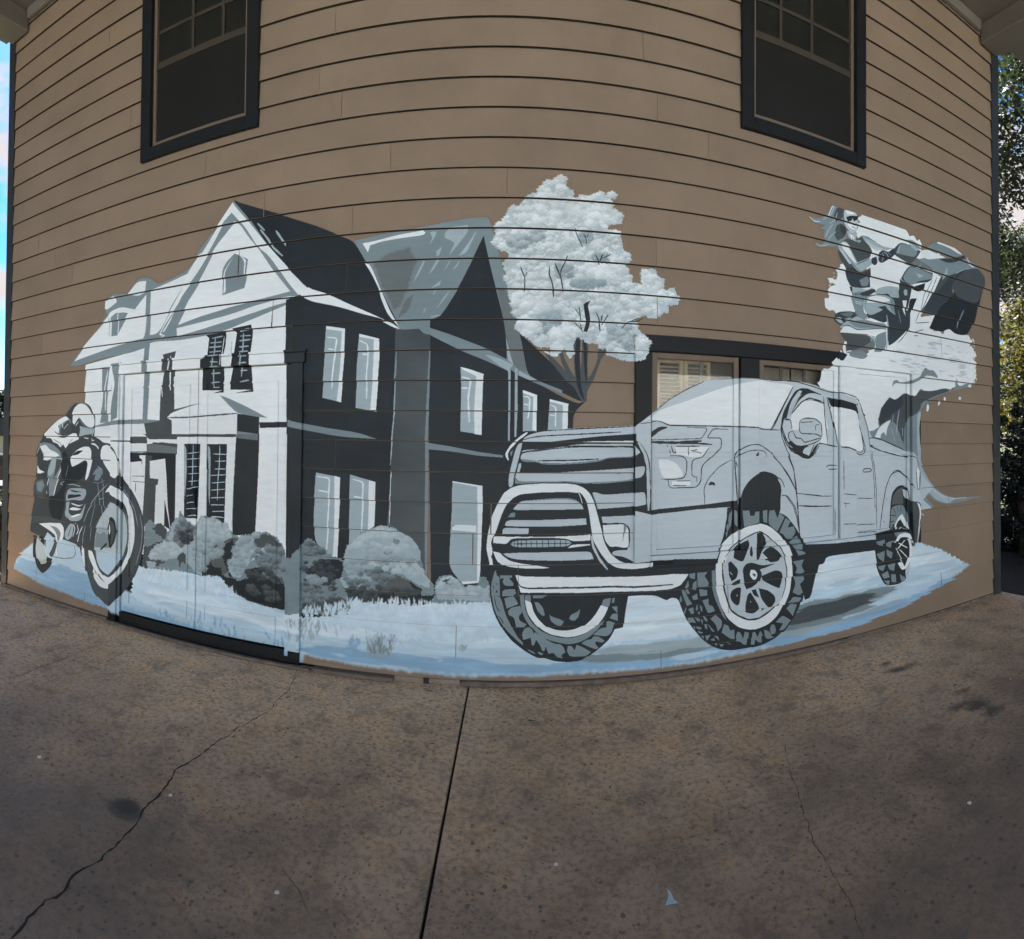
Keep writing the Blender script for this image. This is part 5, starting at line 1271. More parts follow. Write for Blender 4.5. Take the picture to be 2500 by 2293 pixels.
M = {}
M['siding'] = mat('taupe_siding_paint', SIDING, .6, .09, 2.2, .4, 160, obj_var=.05, spec=.3)
M['edge'] = mat('siding_lap_shade', (.045, .037, .030), .8, .25, 14, spec=.1)  # near-black colour painted in for the shade under each lap
M['mural'] = mural_mat('mural_on_siding', SIDING, .5)
BLACK = (.010, .012, .0145)
M['black'] = mat('black_trim_paint', BLACK, .5, .15, 8, .2, 120, spec=.25)
M['mural_black'] = mural_mat('mural_on_black_trim', BLACK, .45)
BRONZE = (.16, .125, .095)
M['bronze'] = mat('bronze_aluminium', BRONZE, .4, .06, 10)
M['mural_bronze'] = mural_mat('mural_on_bronze', BRONZE, .42)
M['mural_glass'] = mural_mat('mural_on_glass', (.1, .1, .1), .35, glass=True)
M['screen'] = mat('insect_screen', (.011, .012, .011), .6, .12, 3, spec=.25)
M['screen2'] = mat('upper_glass_behind_screen', (.016, .018, .016), .25, .2, 2, spec=.3)
M['muntin'] = mat('dusty_muntin', (.042, .034, .024), .6, .1, 9)
M['soffit'] = mat('soffit_paint', (.16, .148, .125), .7, .08, 3, .2, 40)
M['slate'] = mat('slate_corner_paint', (.022, .027, .033), .5, .15, 4)
M['dark'] = mat('dark_interior', (.03, .028, .025), .8, .1, 2)
M['inner'] = mat('interior_wall_paint', (.10, .09, .08), .8, .05, 2)
M['tan'] = mat('tan_shutter', (.44, .30, .15), .5, .05, 9)
M['blind'] = mat('sky_tint_blind', (.44, .37, .33), .7, .05, 5)  # blind whose pinkish tone is painted in for sky reflected in the glass
M['flash'] = mat('dirty_base_strip', (.15, .12, .098), .75, .35, 14, .4, 60)
M['pale'] = mat('pale_backer', (.24, .205, .165), .8, .2, 20)

# ---------------------------------------------------------------- the building
BLD = empty('building', (0, 0, 0))
tag(BLD, 'two storey taupe clapboard building with a grey and white mural across its wall', 'building')
XL, XR, TOP = -4.262, 4.236, 5.62
HB, ZK0 = 0.19006, 4.160                # board exposure, lap line number 0
OPEN = [(-2.60, -1.69, 3.70, 5.16), (1.62, 2.59, 3.71, 5.16), (-2.86, -1.36, -.1, 2.03), (.90, 3.16, .74, 2.12)]
def cut(rects, o):
    out = []
    for (a, b, c, d) in rects:
        oa, ob, oc, od = o
        if ob <= a or oa >= b or od <= c or oc >= d: out.append((a, b, c, d)); continue
        if a < oa: out.append((a, oa, c, d))
        if ob < b: out.append((ob, b, c, d))
        x0, x1 = max(a, oa), min(b, ob)
        if c < oc: out.append((x0, x1, c, oc))
        if od < d: out.append((x0, x1, od, d))
    return out
def cutall(r):
    rs = [r]
    for o in OPEN: rs = cut(rs, o)
    return rs
def face_y(z, zb): return -.025+.016*(z-zb)/HB
rnd = random.Random(3)
joints = {}
for k in range(-9, 23):
    zb = ZK0-HB*k; zt = zb+HB
    js = [x for (x, z) in JOINTS if zb < z < zt]
    x = rnd.uniform(-3.9, -1.0)
    while x < XR-.5:
        if all(abs(x-j) > 1.4 for j in js): js.append(x)
        x += 3.66
    joints[k] = sorted(js)
    lo = max(zb, .03); hi = min(zt, TOP)
    xs = [XL]+joints[k]+[XR]
    for i in range(len(xs)-1):
        a = xs[i]+(.0012 if i else 0); b = xs[i+1]-(.0012 if i < len(xs)-2 else 0)
        rects = cutall((a, b, lo, hi))
        # group touching rectangles into separate physical boards
        comps = []
        for r in rects:
            hit = [c for c in comps if any(r[0] <= q[1]+1e-6 and r[1] >= q[0]-1e-6 and r[2] <= q[3]+1e-6 and r[3] >= q[2]-1e-6 for q in c)]
            new = [r]
            for c in hit: new += c; comps.remove(c)
            comps.append(new)
        for c in comps:
            mb = MB(); jy = rnd.uniform(-.0008, .0008)
            for (x0, x1, z0, z1) in c:
                zz = z1+(.030 if abs(z1-zt) < 1e-6 and zt < TOP-.02 else 0)
                y0, y1 = face_y(z0, zb)+jy, face_y(zz, zb)+jy; n = len(mb.v)
                mb.v += [(x0,y0,z0),(x1,y0,z0),(x1,y0+.0185,z0),(x0,y0+.0185,z0),(x0,y1,zz),(x1,y1,zz),(x1,y1+.012,zz),(x0,y1+.012,zz)]
                mb.f += [tuple(n+q for q in f) for f in ((0,3,2,1),(4,5,6,7),(0,1,5,4),(1,2,6,5),(2,3,7,6),(3,0,4,7))]
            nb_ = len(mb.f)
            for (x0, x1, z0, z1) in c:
                if abs(z1-zt) < 1e-6 and zt < TOP-.02:      # dark strip painted in for the shadow line under the board above
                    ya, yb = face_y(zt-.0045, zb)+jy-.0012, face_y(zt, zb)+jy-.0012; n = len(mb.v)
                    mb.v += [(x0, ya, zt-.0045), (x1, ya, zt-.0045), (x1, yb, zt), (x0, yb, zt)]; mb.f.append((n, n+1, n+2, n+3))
            if mb.v:
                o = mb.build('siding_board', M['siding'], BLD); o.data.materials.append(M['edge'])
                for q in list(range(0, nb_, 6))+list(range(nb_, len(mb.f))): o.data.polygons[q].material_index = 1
mb = MB()
for (a, b, c, d) in cutall((XL-.02, XR+.02, .005, TOP)): mb.box(a, b, .018, .10, c, d)
mb.build('wall_sheathing', M['dark'], BLD)

# paint layer of each mural figure, following the boards it is painted on (grouped by figure)
LBL = {1: ('painted_snow', 'pale blue and white brush painted ground strip under the painted scene'),
       2: ('painted_house', 'painted white and charcoal gabled house in the mural'),
       3: ('painted_bushes', 'painted grey rounded bushes in front of the mural house'),
       4: ('painted_tree', 'painted white leafy tree with dark branches in the mural'),
       5: ('painted_jet_ski_rider', 'painted woman in sunglasses riding a leaping jet ski out of white spray'),
       6: ('painted_pickup_truck', 'painted light grey pickup truck with white bull bar and knobbly tyres'),
       7: ('painted_motorcycle_rider', 'painted helmeted rider on a dark motorcycle with a big front wheel')}
CW = .022
acc = {k: MB() for k in LBL}
step = .0045
for k in range(4, 23):
    zb = ZK0-HB*k; lo = max(zb+.0012, .032); hi = ZK0-HB*(k-1)-.0050
    xs = list(np.arange(XL, XR, CW))+[XR]
    edges = sorted(set([round(x, 4) for x in xs if all(abs(x-j) > .0035 for j in joints[k])]+[round(j+s*.0018, 4) for j in joints[k] for s in (-1, 1)]))
    nz_ = 7; zs = np.linspace(lo, hi, nz_+1)
    for i in range(len(edges)-1):
        a, b = edges[i], edges[i+1]
        if b-a < .0045: continue
        for j in range(nz_):
            c, d = zs[j], zs[j+1]; xm, zm = (a+b)/2, (c+d)/2
            if any(o[0]-.01 < xm < o[1]+.01 and o[2]-.01 < zm < o[3]+.01 for o in OPEN): continue
            ia, ib = int((a-X0)*RES)-1, int((b-X0)*RES)+2; ja, jb = int((c-Z0)*RES)-1, int((d-Z0)*RES)+2
            al = alp[ja:jb, ia:ib]
            if al.size == 0 or al.max() < .04: continue
            gg = gid[ja:jb, ia:ib]; cn = np.bincount(gg.ravel(), minlength=8)[1:8]
            gsel = int(cn.argmax())+1 if cn.max() > 0 else 1
            m_ = acc[gsel]; n = len(m_.v)
            m_.v += [(a, face_y(c, zb)-.0016, c), (b, face_y(c, zb)-.0016, c), (b, face_y(d, zb)-.0016, d), (a, face_y(d, zb)-.0016, d)]
            m_.f.append((n, n+1, n+2, n+3))
for k, (nm, lb) in LBL.items():
    o = acc[k].build(nm, M['mural'], BLD); tag(o, lb)

# corner boards, frieze, side and back walls, roof
for x0, x1 in ((-4.352, -4.264), (4.238, 4.345)):
    MB().box(x0, x1, -.032, .10, .0, TOP).build('corner_board', M['slate'], BLD, bevel=.003)
MB().box(-4.34, -4.24, .101, 8.0, .0, TOP).build('side_wall', M['siding'], BLD)
MB().box(4.23, 4.33, .101, 8.0, .0, TOP).build('side_wall', M['siding'], BLD)
MB().box(-4.34, 4.33, 8.001, 8.1, .0, TOP).build('back_wall', M['siding'], BLD)
M['roof'] = mat('asphalt_shingles', (.09, .085, .08), .9, .25, 25, .5, 60)
rf = MB(); rf.v = [(-4.8, -.2, 5.98), (4.8, -.2, 5.98), (4.8, 8.5, 5.98), (-4.8, 8.5, 5.98), (-4.8, 4.1, 7.7), (4.8, 4.1, 7.7)]
rf.f = [(0, 1, 5, 4), (2, 3, 4, 5), (1, 2, 5), (3, 0, 4), (0, 3, 2, 1)]; rf.build('roof', M['roof'], BLD)

# porch roof over the paved area: ceiling, two boxed beams that run out from the wall, posts
CE = 5.60; PY = -4.5
MB().box(-4.9, 4.9, PY-.3, -.035, CE, CE+.12).build('porch_ceiling', M['soffit'], BLD)
for i in range(1, 9):
    x = -4.05+i*.9
    MB().box(x-.012, x+.012, PY, -.04, CE-.012, CE-.001).build('ceiling_batten', M['soffit'], BLD)
MB().box(-4.04, 4.03, -.075, -.034, CE-.10, CE-.002).build('ceiling_moulding', M['soffit'], BLD, bevel=.006)
for s in (-1, 1):
    MB().box(min(s*4.06, s*4.30), max(s*4.06, s*4.30), PY-.05, -.034, 5.40, CE-.001).build('porch_beam', M['soffit'], BLD, bevel=.008)
    MB().box(min(s*4.302, s*4.40), max(s*4.302, s*4.40), PY-.2, -.034, 5.455, CE+.16).build('gutter', M['soffit'], BLD, bevel=.01)
    MB().box(min(s*4.09, s*4.27), max(s*4.09, s*4.27), PY, PY+.18, .0, 5.399).build('porch_post', M['soffit'], BLD, bevel=.01)
MB().box(-4.4, 4.4, PY-.35, PY-.302, 5.5, CE+.16).build('porch_fascia', M['soffit'], BLD)

# upper sash windows
def upper_window(x0, x1, zb, zt, cols):
    w = MB(); T = .092
    w.box(x0, x0+T, -.052, .02, zb, zt).box(x1-T, x1, -.052, .02, zb, zt).box(x0+T+.0005, x1-T-.0005, -.052, .02, zb, zb+T).box(x0+T+.0005, x1-T-.0005, -.052, .02, zt-T, zt)
    win = w.build('window', M['black'], BLD, bevel=.003)
    a, b = x0+T, x1-T; zs = zb+T+.012; zm = 4.36
    s = MB(); s.box(a+.002, a+.028, -.012, .03, zs, zt-T).box(b-.028, b-.002, -.012, .03, zs, zt-T).box(a+.029, b-.029, -.013, .03, zs, zs+.032)
    s.build('sash_frame', M['bronze'], win)
    MB().box(a+.029, b-.029, .006, .012, zs+.033, zm-.001).build('insect_screen', M['screen'], win)
    MB().box(a+.029, b-.029, .000, .03, zm, zm+.05).build('meeting_rail', M['muntin'], win)
    MB().box(a+.029, b-.029, .016, .022, zm+.051, zt-T).build('glass_pane', M['screen2'], win)
    for x in cols: MB().box(x-.011, x+.011, .004, .0158, zm+.051, zt-T).build('muntin', M['muntin'], win)
    MB().box(a+.03, b-.03, .006, .0157, 4.635, 4.66).build('muntin', M['muntin'], win)
upper_window(-2.655, -1.643, 3.650, 5.16, (-2.215, -1.955))
upper_window(1.570, 2.638, 3.665, 5.16, (1.90, 2.165))

# painted double door on the left
MB().box(-2.925, -2.845, -.040, .03, .0, 2.005).build('door_casing', M['mural_black'], BLD, bevel=.003)
MB().box(-2.843, -2.818, -.022, .03, .06, 2.0).build('door_jamb', M['mural_black'], BLD)
MB().box(-1.372, -1.287, -.044, .03, .100, 2.005).build('door_casing', M['mural_black'], BLD, bevel=.003)
MB().box(-1.399, -1.374, -.026, .03, .06, 2.0).build('door_jamb', M['mural_black'], BLD)
MB().box(-2.935, -1.275, -.046, .03, 2.006, 2.075).build('door_header', M['mural_black'], BLD, bevel=.003)
MB().box(-2.945, -1.265, -.058, .03, 2.077, 2.092).build('drip_cap', M['mural_black'], BLD)
MB().box(-2.817, -1.290, -.024, .06, .0, .095).build('door_threshold', M['black'], BLD)
for (a, b) in ((-2.810, -2.1155), (-2.1085, -1.407)):
    d = MB().box(a, b, -.004, .04, .105, 1.998).build('door_leaf', M['mural_black'], BLD, bevel=.0015)
    for (c, e) in ((.375, 1.90), (.165, .300)):
        fr = MB(); x0, x1 = a+.065, b-.065; w = .016
        fr.box(x0, x1, -.013, -.0045, c, c+w).box(x0, x1, -.013, -.0045, e-w, e).box(x0, x0+w, -.0128, -.0045, c+w, e-w).box(x1-w, x1, -.0128, -.0045, c+w, e-w)
        fr.build('panel_moulding', M['mural_black'], d, bevel=.002)
    if a < -2.5:
        h = MB().box(b-.034, b-.004, -.022, -.0045, 1.00, 1.15).tube([(b-.019, -.02, 1.115), (b-.019, -.055, 1.115)], .009)
        h.tube([(b-.019, -.055, 1.115), (b-.03, -.056, 1.09), (b-.034, -.054, 1.03)], [.009, .009, .007]); h.build('door_handle', M['mural_black'], d, smooth=False)
MB().box(-2.85, -1.37, .062, .075, .10, 2.01).build('door_gap_shade', M['dark'], BLD)  # dark sheet added behind the leaves so their gaps read black
M['hall'] = M['dark']

# painted triple window on the right
MB().box(.833, .942, -.046, .03, .735, 2.083).build('window_casing', M['mural_black'], BLD, bevel=.003)
MB().box(3.132, 3.228, -.046, .03, .665, 2.083).build('window_casing', M['mural_black'], BLD, bevel=.003)
MB().box(.828, 3.233, -.049, .03, 2.085, 2.190).build('window_header', M['mural_black'], BLD, bevel=.003)
MB().box(.944, 3.130, -.040, .03, .700, .778).build('window_sill', M['mural_black'], BLD, bevel=.003)
for (a, b) in ((1.568, 1.710), (2.392, 2.545)): MB().box(a, b, -.043, .03, .780, 2.083).build('window_mullion', M['mural_black'], BLD, bevel=.003)
for bi, (a, b) in enumerate(((.949, 1.561), (1.717, 2.385), (2.552, 3.125))):
    f = MB(); w = .036
    f.box(a, a+w, -.020, .02, .780, 2.082).box(b-w, b, -.020, .02, .780, 2.082).box(a+w+.0005, b-w-.0005, -.020, .02, .780, .812).box(a+w+.0005, b-w-.0005, -.020, .02, 2.046, 2.082)
    win = f.build('window', M['mural_bronze'], BLD, bevel=.0015)
    MB().box(a+w+.001, b-w-.001, -.013, .012, 1.405, 1.438).build('meeting_rail', M['mural_bronze'], win, bevel=.0015)
    MB().box(a+w+.001, b-w-.001, -.004, 0.000, 1.439, 2.045).build('glass_pane', M['mural_glass'], win)
    MB().box(a+w+.001, b-w-.001, -.003, .001, .813, 1.404).build('insect_screen', M['mural_bronze'], win)
# room behind the triple window
rm = MB(); rm.box(.70, 3.35, 1.9, 2.0, .0, 2.6).box(.60, .69, .101, 2.0, .0, 2.6).box(3.36, 3.45, .101, 2.0, .0, 2.6).box(.60, 3.45, .101, 2.0, 2.61, 2.7).box(.60, 3.45, .101, 2.0, -.02, -.01)
rm.build('interior_wall', M['inner'], BLD)
slat = bpy.data.meshes.new('slat'); s_ = MB()
s_.v = [(0, -.012, -.006), (.135, -.012, -.006), (.135, .010, .004), (0, .010, .004), (0, -.012, -.0015), (.135, -.012, -.0015), (.135, .010, .0085), (0, .010, .0085)]
slat.from_pydata(s_.v, [], [(0,3,2,1),(4,5,6,7),(0,1,5,4),(1,2,6,5),(2,3,7,6),(3,0,4,7)]); slat.materials.append(M['tan'])
for x in (.995, 1.19):
    s = MB(); s.box(x, x+.026, .045, .075, 1.43, 2.06).box(x+.163, x+.189, .045, .075, 1.43, 2.06).box(x+.0265, x+.1625, .045, .075, 2.03, 2.06).box(x+.0265, x+.1625, .045, .075, 1.43, 1.46)
    sh = s.build('shutter', M['tan'], BLD)
    for i in range(22):
        o = bpy.data.objects.new('slat', slat); o.location = (x+.027, .06, 1.478+i*.025); link(o, sh)
for x0, x1 in ((1.76, 2.03), (2.045, 2.36)):
    MB().box(x0, x1, .10, .105, 1.42, 2.05).build('window_blind', M['blind'], BLD)

for x in (1.30, 1.905, 2.10): MB().box(x-.011, x+.011, .006, .018, 1.44, 2.045).build('muntin', M['bronze'], BLD)
# strip along the foot of the wall
MB().box(-4.30, -2.93, -.050, .0, .0, .028).build('base_strip', M['flash'], BLD, bevel=.006)
MB().box(-2.928, -1.20, -.085, -.0465, .0, .022).build('base_strip', M['flash'], BLD, bevel=.006)
MB().box(-1.19, -.655, -.070, .0, .0, .026).build('base_strip', M['flash'], BLD, bevel=.006)
MB().box(-.655, -.245, -.030, .0, .0, .030).build('base_strip', M['pale'], BLD, bevel=.003)
MB().box(-.47, -.435, -.036, -.0305, .0, .034).build('mortar_gap', M['dark'], BLD)
MB().box(-.243, 2.45, -.058, .0, .0, .030).build('base_strip', M['flash'], BLD, bevel=.008)
MB().box(2.46, 4.23, -.034, .0, .0, .028).build('base_strip', M['flash'], BLD, bevel=.004)

# ---------------------------------------------------------------- ground
def concrete():
    m = bpy.data.materials.new('stained_concrete'); m.use_nodes = True; t = m.node_tree; p = t.nodes['Principled BSDF']; K = t.links.new
    g_ = N(t, 'ShaderNodeNewGeometry'); P = g_.outputs['Position']
    def nz2(sc, det=5, rough=.6):
        n = N(t, 'ShaderNodeTexNoise', i_Scale=sc, i_Detail=float(det), i_Roughness=rough); K(P, n.inputs['Vector']); return n.outputs[0]
    def ramp(src, a, b, lo=0., hi=1.):
        r = N(t, 'ShaderNodeMapRange'); r.inputs['From Min'].default_value = a; r.inputs['From Max'].default_value = b
        r.inputs['To Min'].default_value = lo; r.inputs['To Max'].default_value = hi; K(src, r.inputs['Value']); return r.outputs[0]
    def mix(f, a, b, mode='MIX'):
        n = N(t, 'ShaderNodeMix', data_type='RGBA', blend_type=mode)
        if isinstance(f, (int, float)): n.inputs['Factor'].default_value = f
        else: K(f, n.inputs['Factor'])
        for s, v in (('A', a), ('B', b)):
            if isinstance(v, tuple): n.inputs[s].default_value = rgba(v)
            else: K(v, n.inputs[s])
        return n.outputs['Result']
    c = mix(ramp(nz2(.9, 5), .40, .60), (.72, .50, .325), (.84, .575, .355))
    c = mix(ramp(nz2(4.5, 8, .75), .48, .60, 0, .8), c, (.88, .56, .29))          # rusty tan mottling
    c = mix(ramp(nz2(5.5, 8, .75), .50, .64, 0, .75), c, (.27, .19, .132))           # dark grime
    c = mix(ramp(nz2(38, 4, .7), .46, .62, 0, .6), c, (.20, .160, .128))
    c = mix(ramp(nz2(70, 3, .6), .56, .68, 0, .5), c, (.70, .52, .37))
    # soft grime mixed with painted-in lens falloff, darker away from the wall
    sx = N(t, 'ShaderNodeSeparateXYZ'); K(P, sx.inputs[0])
    gx = N(t, 'ShaderNodeMath', operation='MULTIPLY_ADD'); K(sx.outputs['Y'], gx.inputs[0]); gx.inputs[1].default_value = -.46; gx.inputs[2].default_value = -.42
    gn = N(t, 'ShaderNodeMath', operation='MULTIPLY_ADD'); K(nz2(.9, 4), gn.inputs[0]); gn.inputs[1].default_value = 1.6; K(gx.outputs[0], gn.inputs[2])
    c = mix(ramp(gn.outputs[0], .55, 1.25, 0, .84), c, (.120, .095, .074))
    # pits
    for sc, thr, msc, lo in ((24, .24, 1.3, .40), (46, .26, 2.1, .42)):
        v = N(t, 'ShaderNodeTexVoronoi', i_Scale=float(sc), i_Randomness=1.0); nd = N(t, 'ShaderNodeTexNoise', i_Scale=45.0)
        K(P, nd.inputs['Vector']); va = N(t, 'ShaderNodeVectorMath', operation='MULTIPLY_ADD'); K(nd.outputs[1], va.inputs[0])
        va.inputs[1].default_value = (.02, .02, 0); K(P, va.inputs[2]); K(va.outputs[0], v.inputs['Vector'])
        keep = N(t, 'ShaderNodeSeparateColor'); K(v.outputs['Color'], keep.inputs[0])
        dot = ramp(v.outputs['Distance'], thr*.65, thr, 1, 0); k1 = ramp(keep.outputs[0], .48, .53, 0, 1); k2 = ramp(nz2(msc, 3), lo, lo+.08, .06, .68)
        a = N(t, 'ShaderNodeMath', operation='MULTIPLY'); K(dot, a.inputs[0]); K(k1, a.inputs[1])
        b = N(t, 'ShaderNodeMath', operation='MULTIPLY'); K(a.outputs[0], b.inputs[0]); K(k2, b.inputs[1])
        c = mix(b.outputs[0], c, (.07, .062, .058))
    # oil stains
    for i, (x, y, rx, ry) in enumerate(STAINS):
        d = N(t, 'ShaderNodeVectorMath', operation='SUBTRACT'); K(P, d.inputs[0]); d.inputs[1].default_value = (x, y, 0)
        s = N(t, 'ShaderNodeVectorMath', operation='MULTIPLY'); K(d.outputs[0], s.inputs[0]); s.inputs[1].default_value = (1/rx, 1/ry, 0)
        l = N(t, 'ShaderNodeVectorMath', operation='LENGTH'); K(s.outputs[0], l.inputs[0])
        if i < 2: f = ramp(l.outputs['Value'], .7, 1.1, .75, 0)
        else:
            q = N(t, 'ShaderNodeMath', operation='MULTIPLY_ADD'); K(nz2(9, 5, .7), q.inputs[0]); q.inputs[1].default_value = 2.2; K(l.outputs['Value'], q.inputs[2])
            f = ramp(q.outputs[0], 1.35, 2.05, .85, 0)
        c = mix(f, c, (.048, .043, .038))
    K(c, p.inputs['Base Color']); p.inputs['Roughness'].default_value = .72
    K(ramp(nz2(3, 5), .35, .65, .55, .85), p.inputs['Roughness'])
    b = N(t, 'ShaderNodeBump', i_Strength=.5, i_Distance=.004); K(nz2(55, 6, .65), b.inputs['Height']); K(b.outputs[0], p.inputs['Normal'])
    return m
M['concrete'] = concrete()
M['joint'] = mat('joint_dirt', (.018, .016, .015), .9, .2, 30)
def jx(y): return JOINT[0][0]+(y-JOINT[0][1])*(JOINT[1][0]-JOINT[0][0])/(JOINT[1][1]-JOINT[0][1])
SY0, SY1 = .02, -7.2
slabs = []
for nm, pts, lb in (('concrete_slab', [(-4.55, SY1), (jx(SY1)-.006, SY1), (jx(SY0)-.006, SY0), (-4.55, SY0)], 'left'),
                    ('concrete_slab', [(jx(SY1)+.006, SY1), (4.40, SY1), (4.40, SY0), (jx(SY0)+.006, SY0)], 'right')):
    o = MB().zprism(pts, -.12, 0).build(nm, M['concrete'], bevel=.0025); tag(o, kind='structure'); slabs.append(o)
o = MB().zprism([(jx(SY1)-.02, SY1), (jx(SY1)+.02, SY1), (jx(SY0)+.02, SY0), (jx(SY0)-.02, SY0)], -.05, -.022).build('expansion_joint', M['joint'], slabs[0])
cr = random.Random(11)
for ci, path in enumerate(CRACKS):
    pts = []
    for a, b in zip(path[:-1], path[1:]):
        Lg = math.hypot(b[0]-a[0], b[1]-a[1]); n = max(1, int(Lg/.018))
        for k in range(n):
            u = k/n; pts.append((a[0]+(b[0]-a[0])*u+cr.uniform(-.0035, .0035), a[1]+(b[1]-a[1])*u+cr.uniform(-.0035, .0035)))
    pts.append(path[-1]); mb = MB(); w0 = (.0028, .0020, .0013)[ci]
    for i, p in enumerate(pts):
        q = pts[min(i+1, len(pts)-1)]; r = pts[max(i-1, 0)]; dx, dy = q[0]-r[0], q[1]-r[1]; l = math.hypot(dx, dy) or 1
        w = w0*cr.uniform(.3, 1.5)*(1 if ci else (.7+.9*(i/len(pts))))*min(1, (len(pts)-i)/4+.2, i/4+.2)
        mb.v += [(p[0]-dy/l*w, p[1]+dx/l*w, .0008), (p[0]+dy/l*w, p[1]-dx/l*w, .0008)]
        if i: n = len(mb.v); mb.f.append((n-4, n-3, n-1, n-2))
    mb.build('crack', M['joint'], slabs[1 if ci == 2 else 0])

def smooth01(u): u = max(0, min(1, u)); return u*u*(3-2*u)
def gz(x, y):
    z = -.10-.85*smooth01((-x-7)/13)
    return z
M['lawn'] = mat('lawn', (.045, .055, .018), .9, .4, 1.2, .6, 40)
M['mulch'] = mat('dark_mulch', (.028, .020, .015), .95, .4, 20, .8, 60)
M['lot'] = mat('bounce_lot_paving', (.50, .485, .455), .85, .12, .5, .3, 20)  # unseen lot, made pale to bounce sunlight onto the wall
mb = MB(); nx = 60; X_ = [-400, -200, -120]+list(np.linspace(-70, 70, nx))+[120, 200, 400]; Y_ = [-400, -200, -100]+list(np.linspace(-60, 80, nx))+[150, 400]
for y in Y_:
    for x in X_: mb.v.append((float(x), float(y), gz(x, y)))
nn = len(X_)
for j in range(len(Y_)-1):
    for i in range(nn-1): mb.f.append((j*nn+i, j*nn+i+1, (j+1)*nn+i+1, (j+1)*nn+i))
tag(mb.build('ground', M['lawn'], smooth=True), kind='structure')
tag(MB().zprism([(-60, -60), (60, -60), (60, -7.23), (-60, -7.23)], -.13, -.06).build('bounce_lot', M['lot']), kind='structure')
tag(MB().zprism([(4.42, -7.1), (9.5, -7.1), (9.5, 10), (4.42, 10)], -.14, -.045).build('mulch_bed', M['mulch']), kind='structure')
tag(MB().zprism([(-6.2, -7.1), (-4.57, -7.1), (-4.57, 9), (-6.2, 9)], -.14, -.045).build('mulch_bed', M['mulch']), kind='structure')
tag(MB().zprism([(-60, 9.2), (-17.5, 9.2), (-17.5, 17.5), (-60, 17.5)], -1.0, -.92).build('street', mat('asphalt', (.06, .06, .062), .9, .15, 2, .3, 40)), kind='structure')

# ---------------------------------------------------------------- plants
def leaf_mat(name, c0, c1, trans=.45):
    m = bpy.data.materials.new(name); m.use_nodes = True; t = m.node_tree; K = t.links.new; p = t.nodes['Principled BSDF']
    g_ = N(t, 'ShaderNodeNewGeometry'); n = N(t, 'ShaderNodeTexNoise', i_Scale=1.6, i_Detail=4.0); K(g_.outputs['Position'], n.inputs['Vector'])
    mr = N(t, 'ShaderNodeMapRange'); mr.inputs['From Min'].default_value = .35; mr.inputs['From Max'].default_value = .65; K(n.outputs[0], mr.inputs['Value'])
    mi = N(t, 'ShaderNodeMix', data_type='RGBA'); mi.inputs['A'].default_value = rgba(c0); mi.inputs['B'].default_value = rgba(c1); K(mr.outputs[0], mi.inputs['Factor'])
    K(mi.outputs['Result'], p.inputs['Base Color']); p.inputs['Roughness'].default_value = .55
    tr = N(t, 'ShaderNodeBsdfTranslucent'); hb = N(t, 'ShaderNodeHueSaturation', i_Value=2.2, i_Saturation=1.1); K(mi.outputs['Result'], hb.inputs['Color']); K(hb.outputs[0], tr.inputs[0])
    ms = N(t, 'ShaderNodeMixShader', i_Fac=trans); K(p.outputs[0], ms.inputs[1]); K(tr.outputs[0], ms.inputs[2]); K(ms.outputs[0], t.nodes['Material Output'].inputs['Surface'])
    return m
M['leaf'] = leaf_mat('broad_leaves', (.010, .015, .006), (.022, .026, .009), .35)
M['leaf_y'] = leaf_mat('yellowing_leaves', (.024, .028, .008), (.060, .050, .013), .45)
M['ever'] = leaf_mat('evergreen_needles', (.008, .013, .009), (.016, .022, .013), .1)
M['bark'] = mat('bark', (.07, .055, .042), .9, .3, 12, .8, 30)
def leaves(clumps, n, size, seed, flat=.5):
    rs = np.random.RandomState(seed); C = np.array(clumps, float); wts = C[:, 3]**2.2; idx = rs.choice(len(C), n, p=wts/wts.sum())
    d = rs.normal(size=(n, 3)); d /= np.linalg.norm(d, axis=1)[:, None]; rr = rs.uniform(.15, 1, n)**.55
    ctr = C[idx, :3]+d*(rr*C[idx, 3])[:, None]*np.array([1, 1, .8])
    u = rs.normal(size=(n, 3)); u[:, 2] *= flat; u /= np.linalg.norm(u, axis=1)[:, None]
    w = np.cross(u, rs.normal(size=(n, 3))); w /= np.linalg.norm(w, axis=1)[:, None]
    s = size*rs.uniform(.6, 1.3, n)[:, None]
    V = np.stack([ctr-u*s, ctr-w*s*.48+u*s*.1, ctr+u*s, ctr+w*s*.48+u*s*.1], 1).reshape(-1, 3)
    me = bpy.data.meshes.new('crown'); me.vertices.add(len(V)); me.vertices.foreach_set('co', V.ravel())
    me.loops.add(n*4); me.loops.foreach_set('vertex_index', np.arange(n*4)); me.polygons.add(n)
    me.polygons.foreach_set('loop_start', np.arange(n)*4); me.update(calc_edges=True); me.validate()
    return me
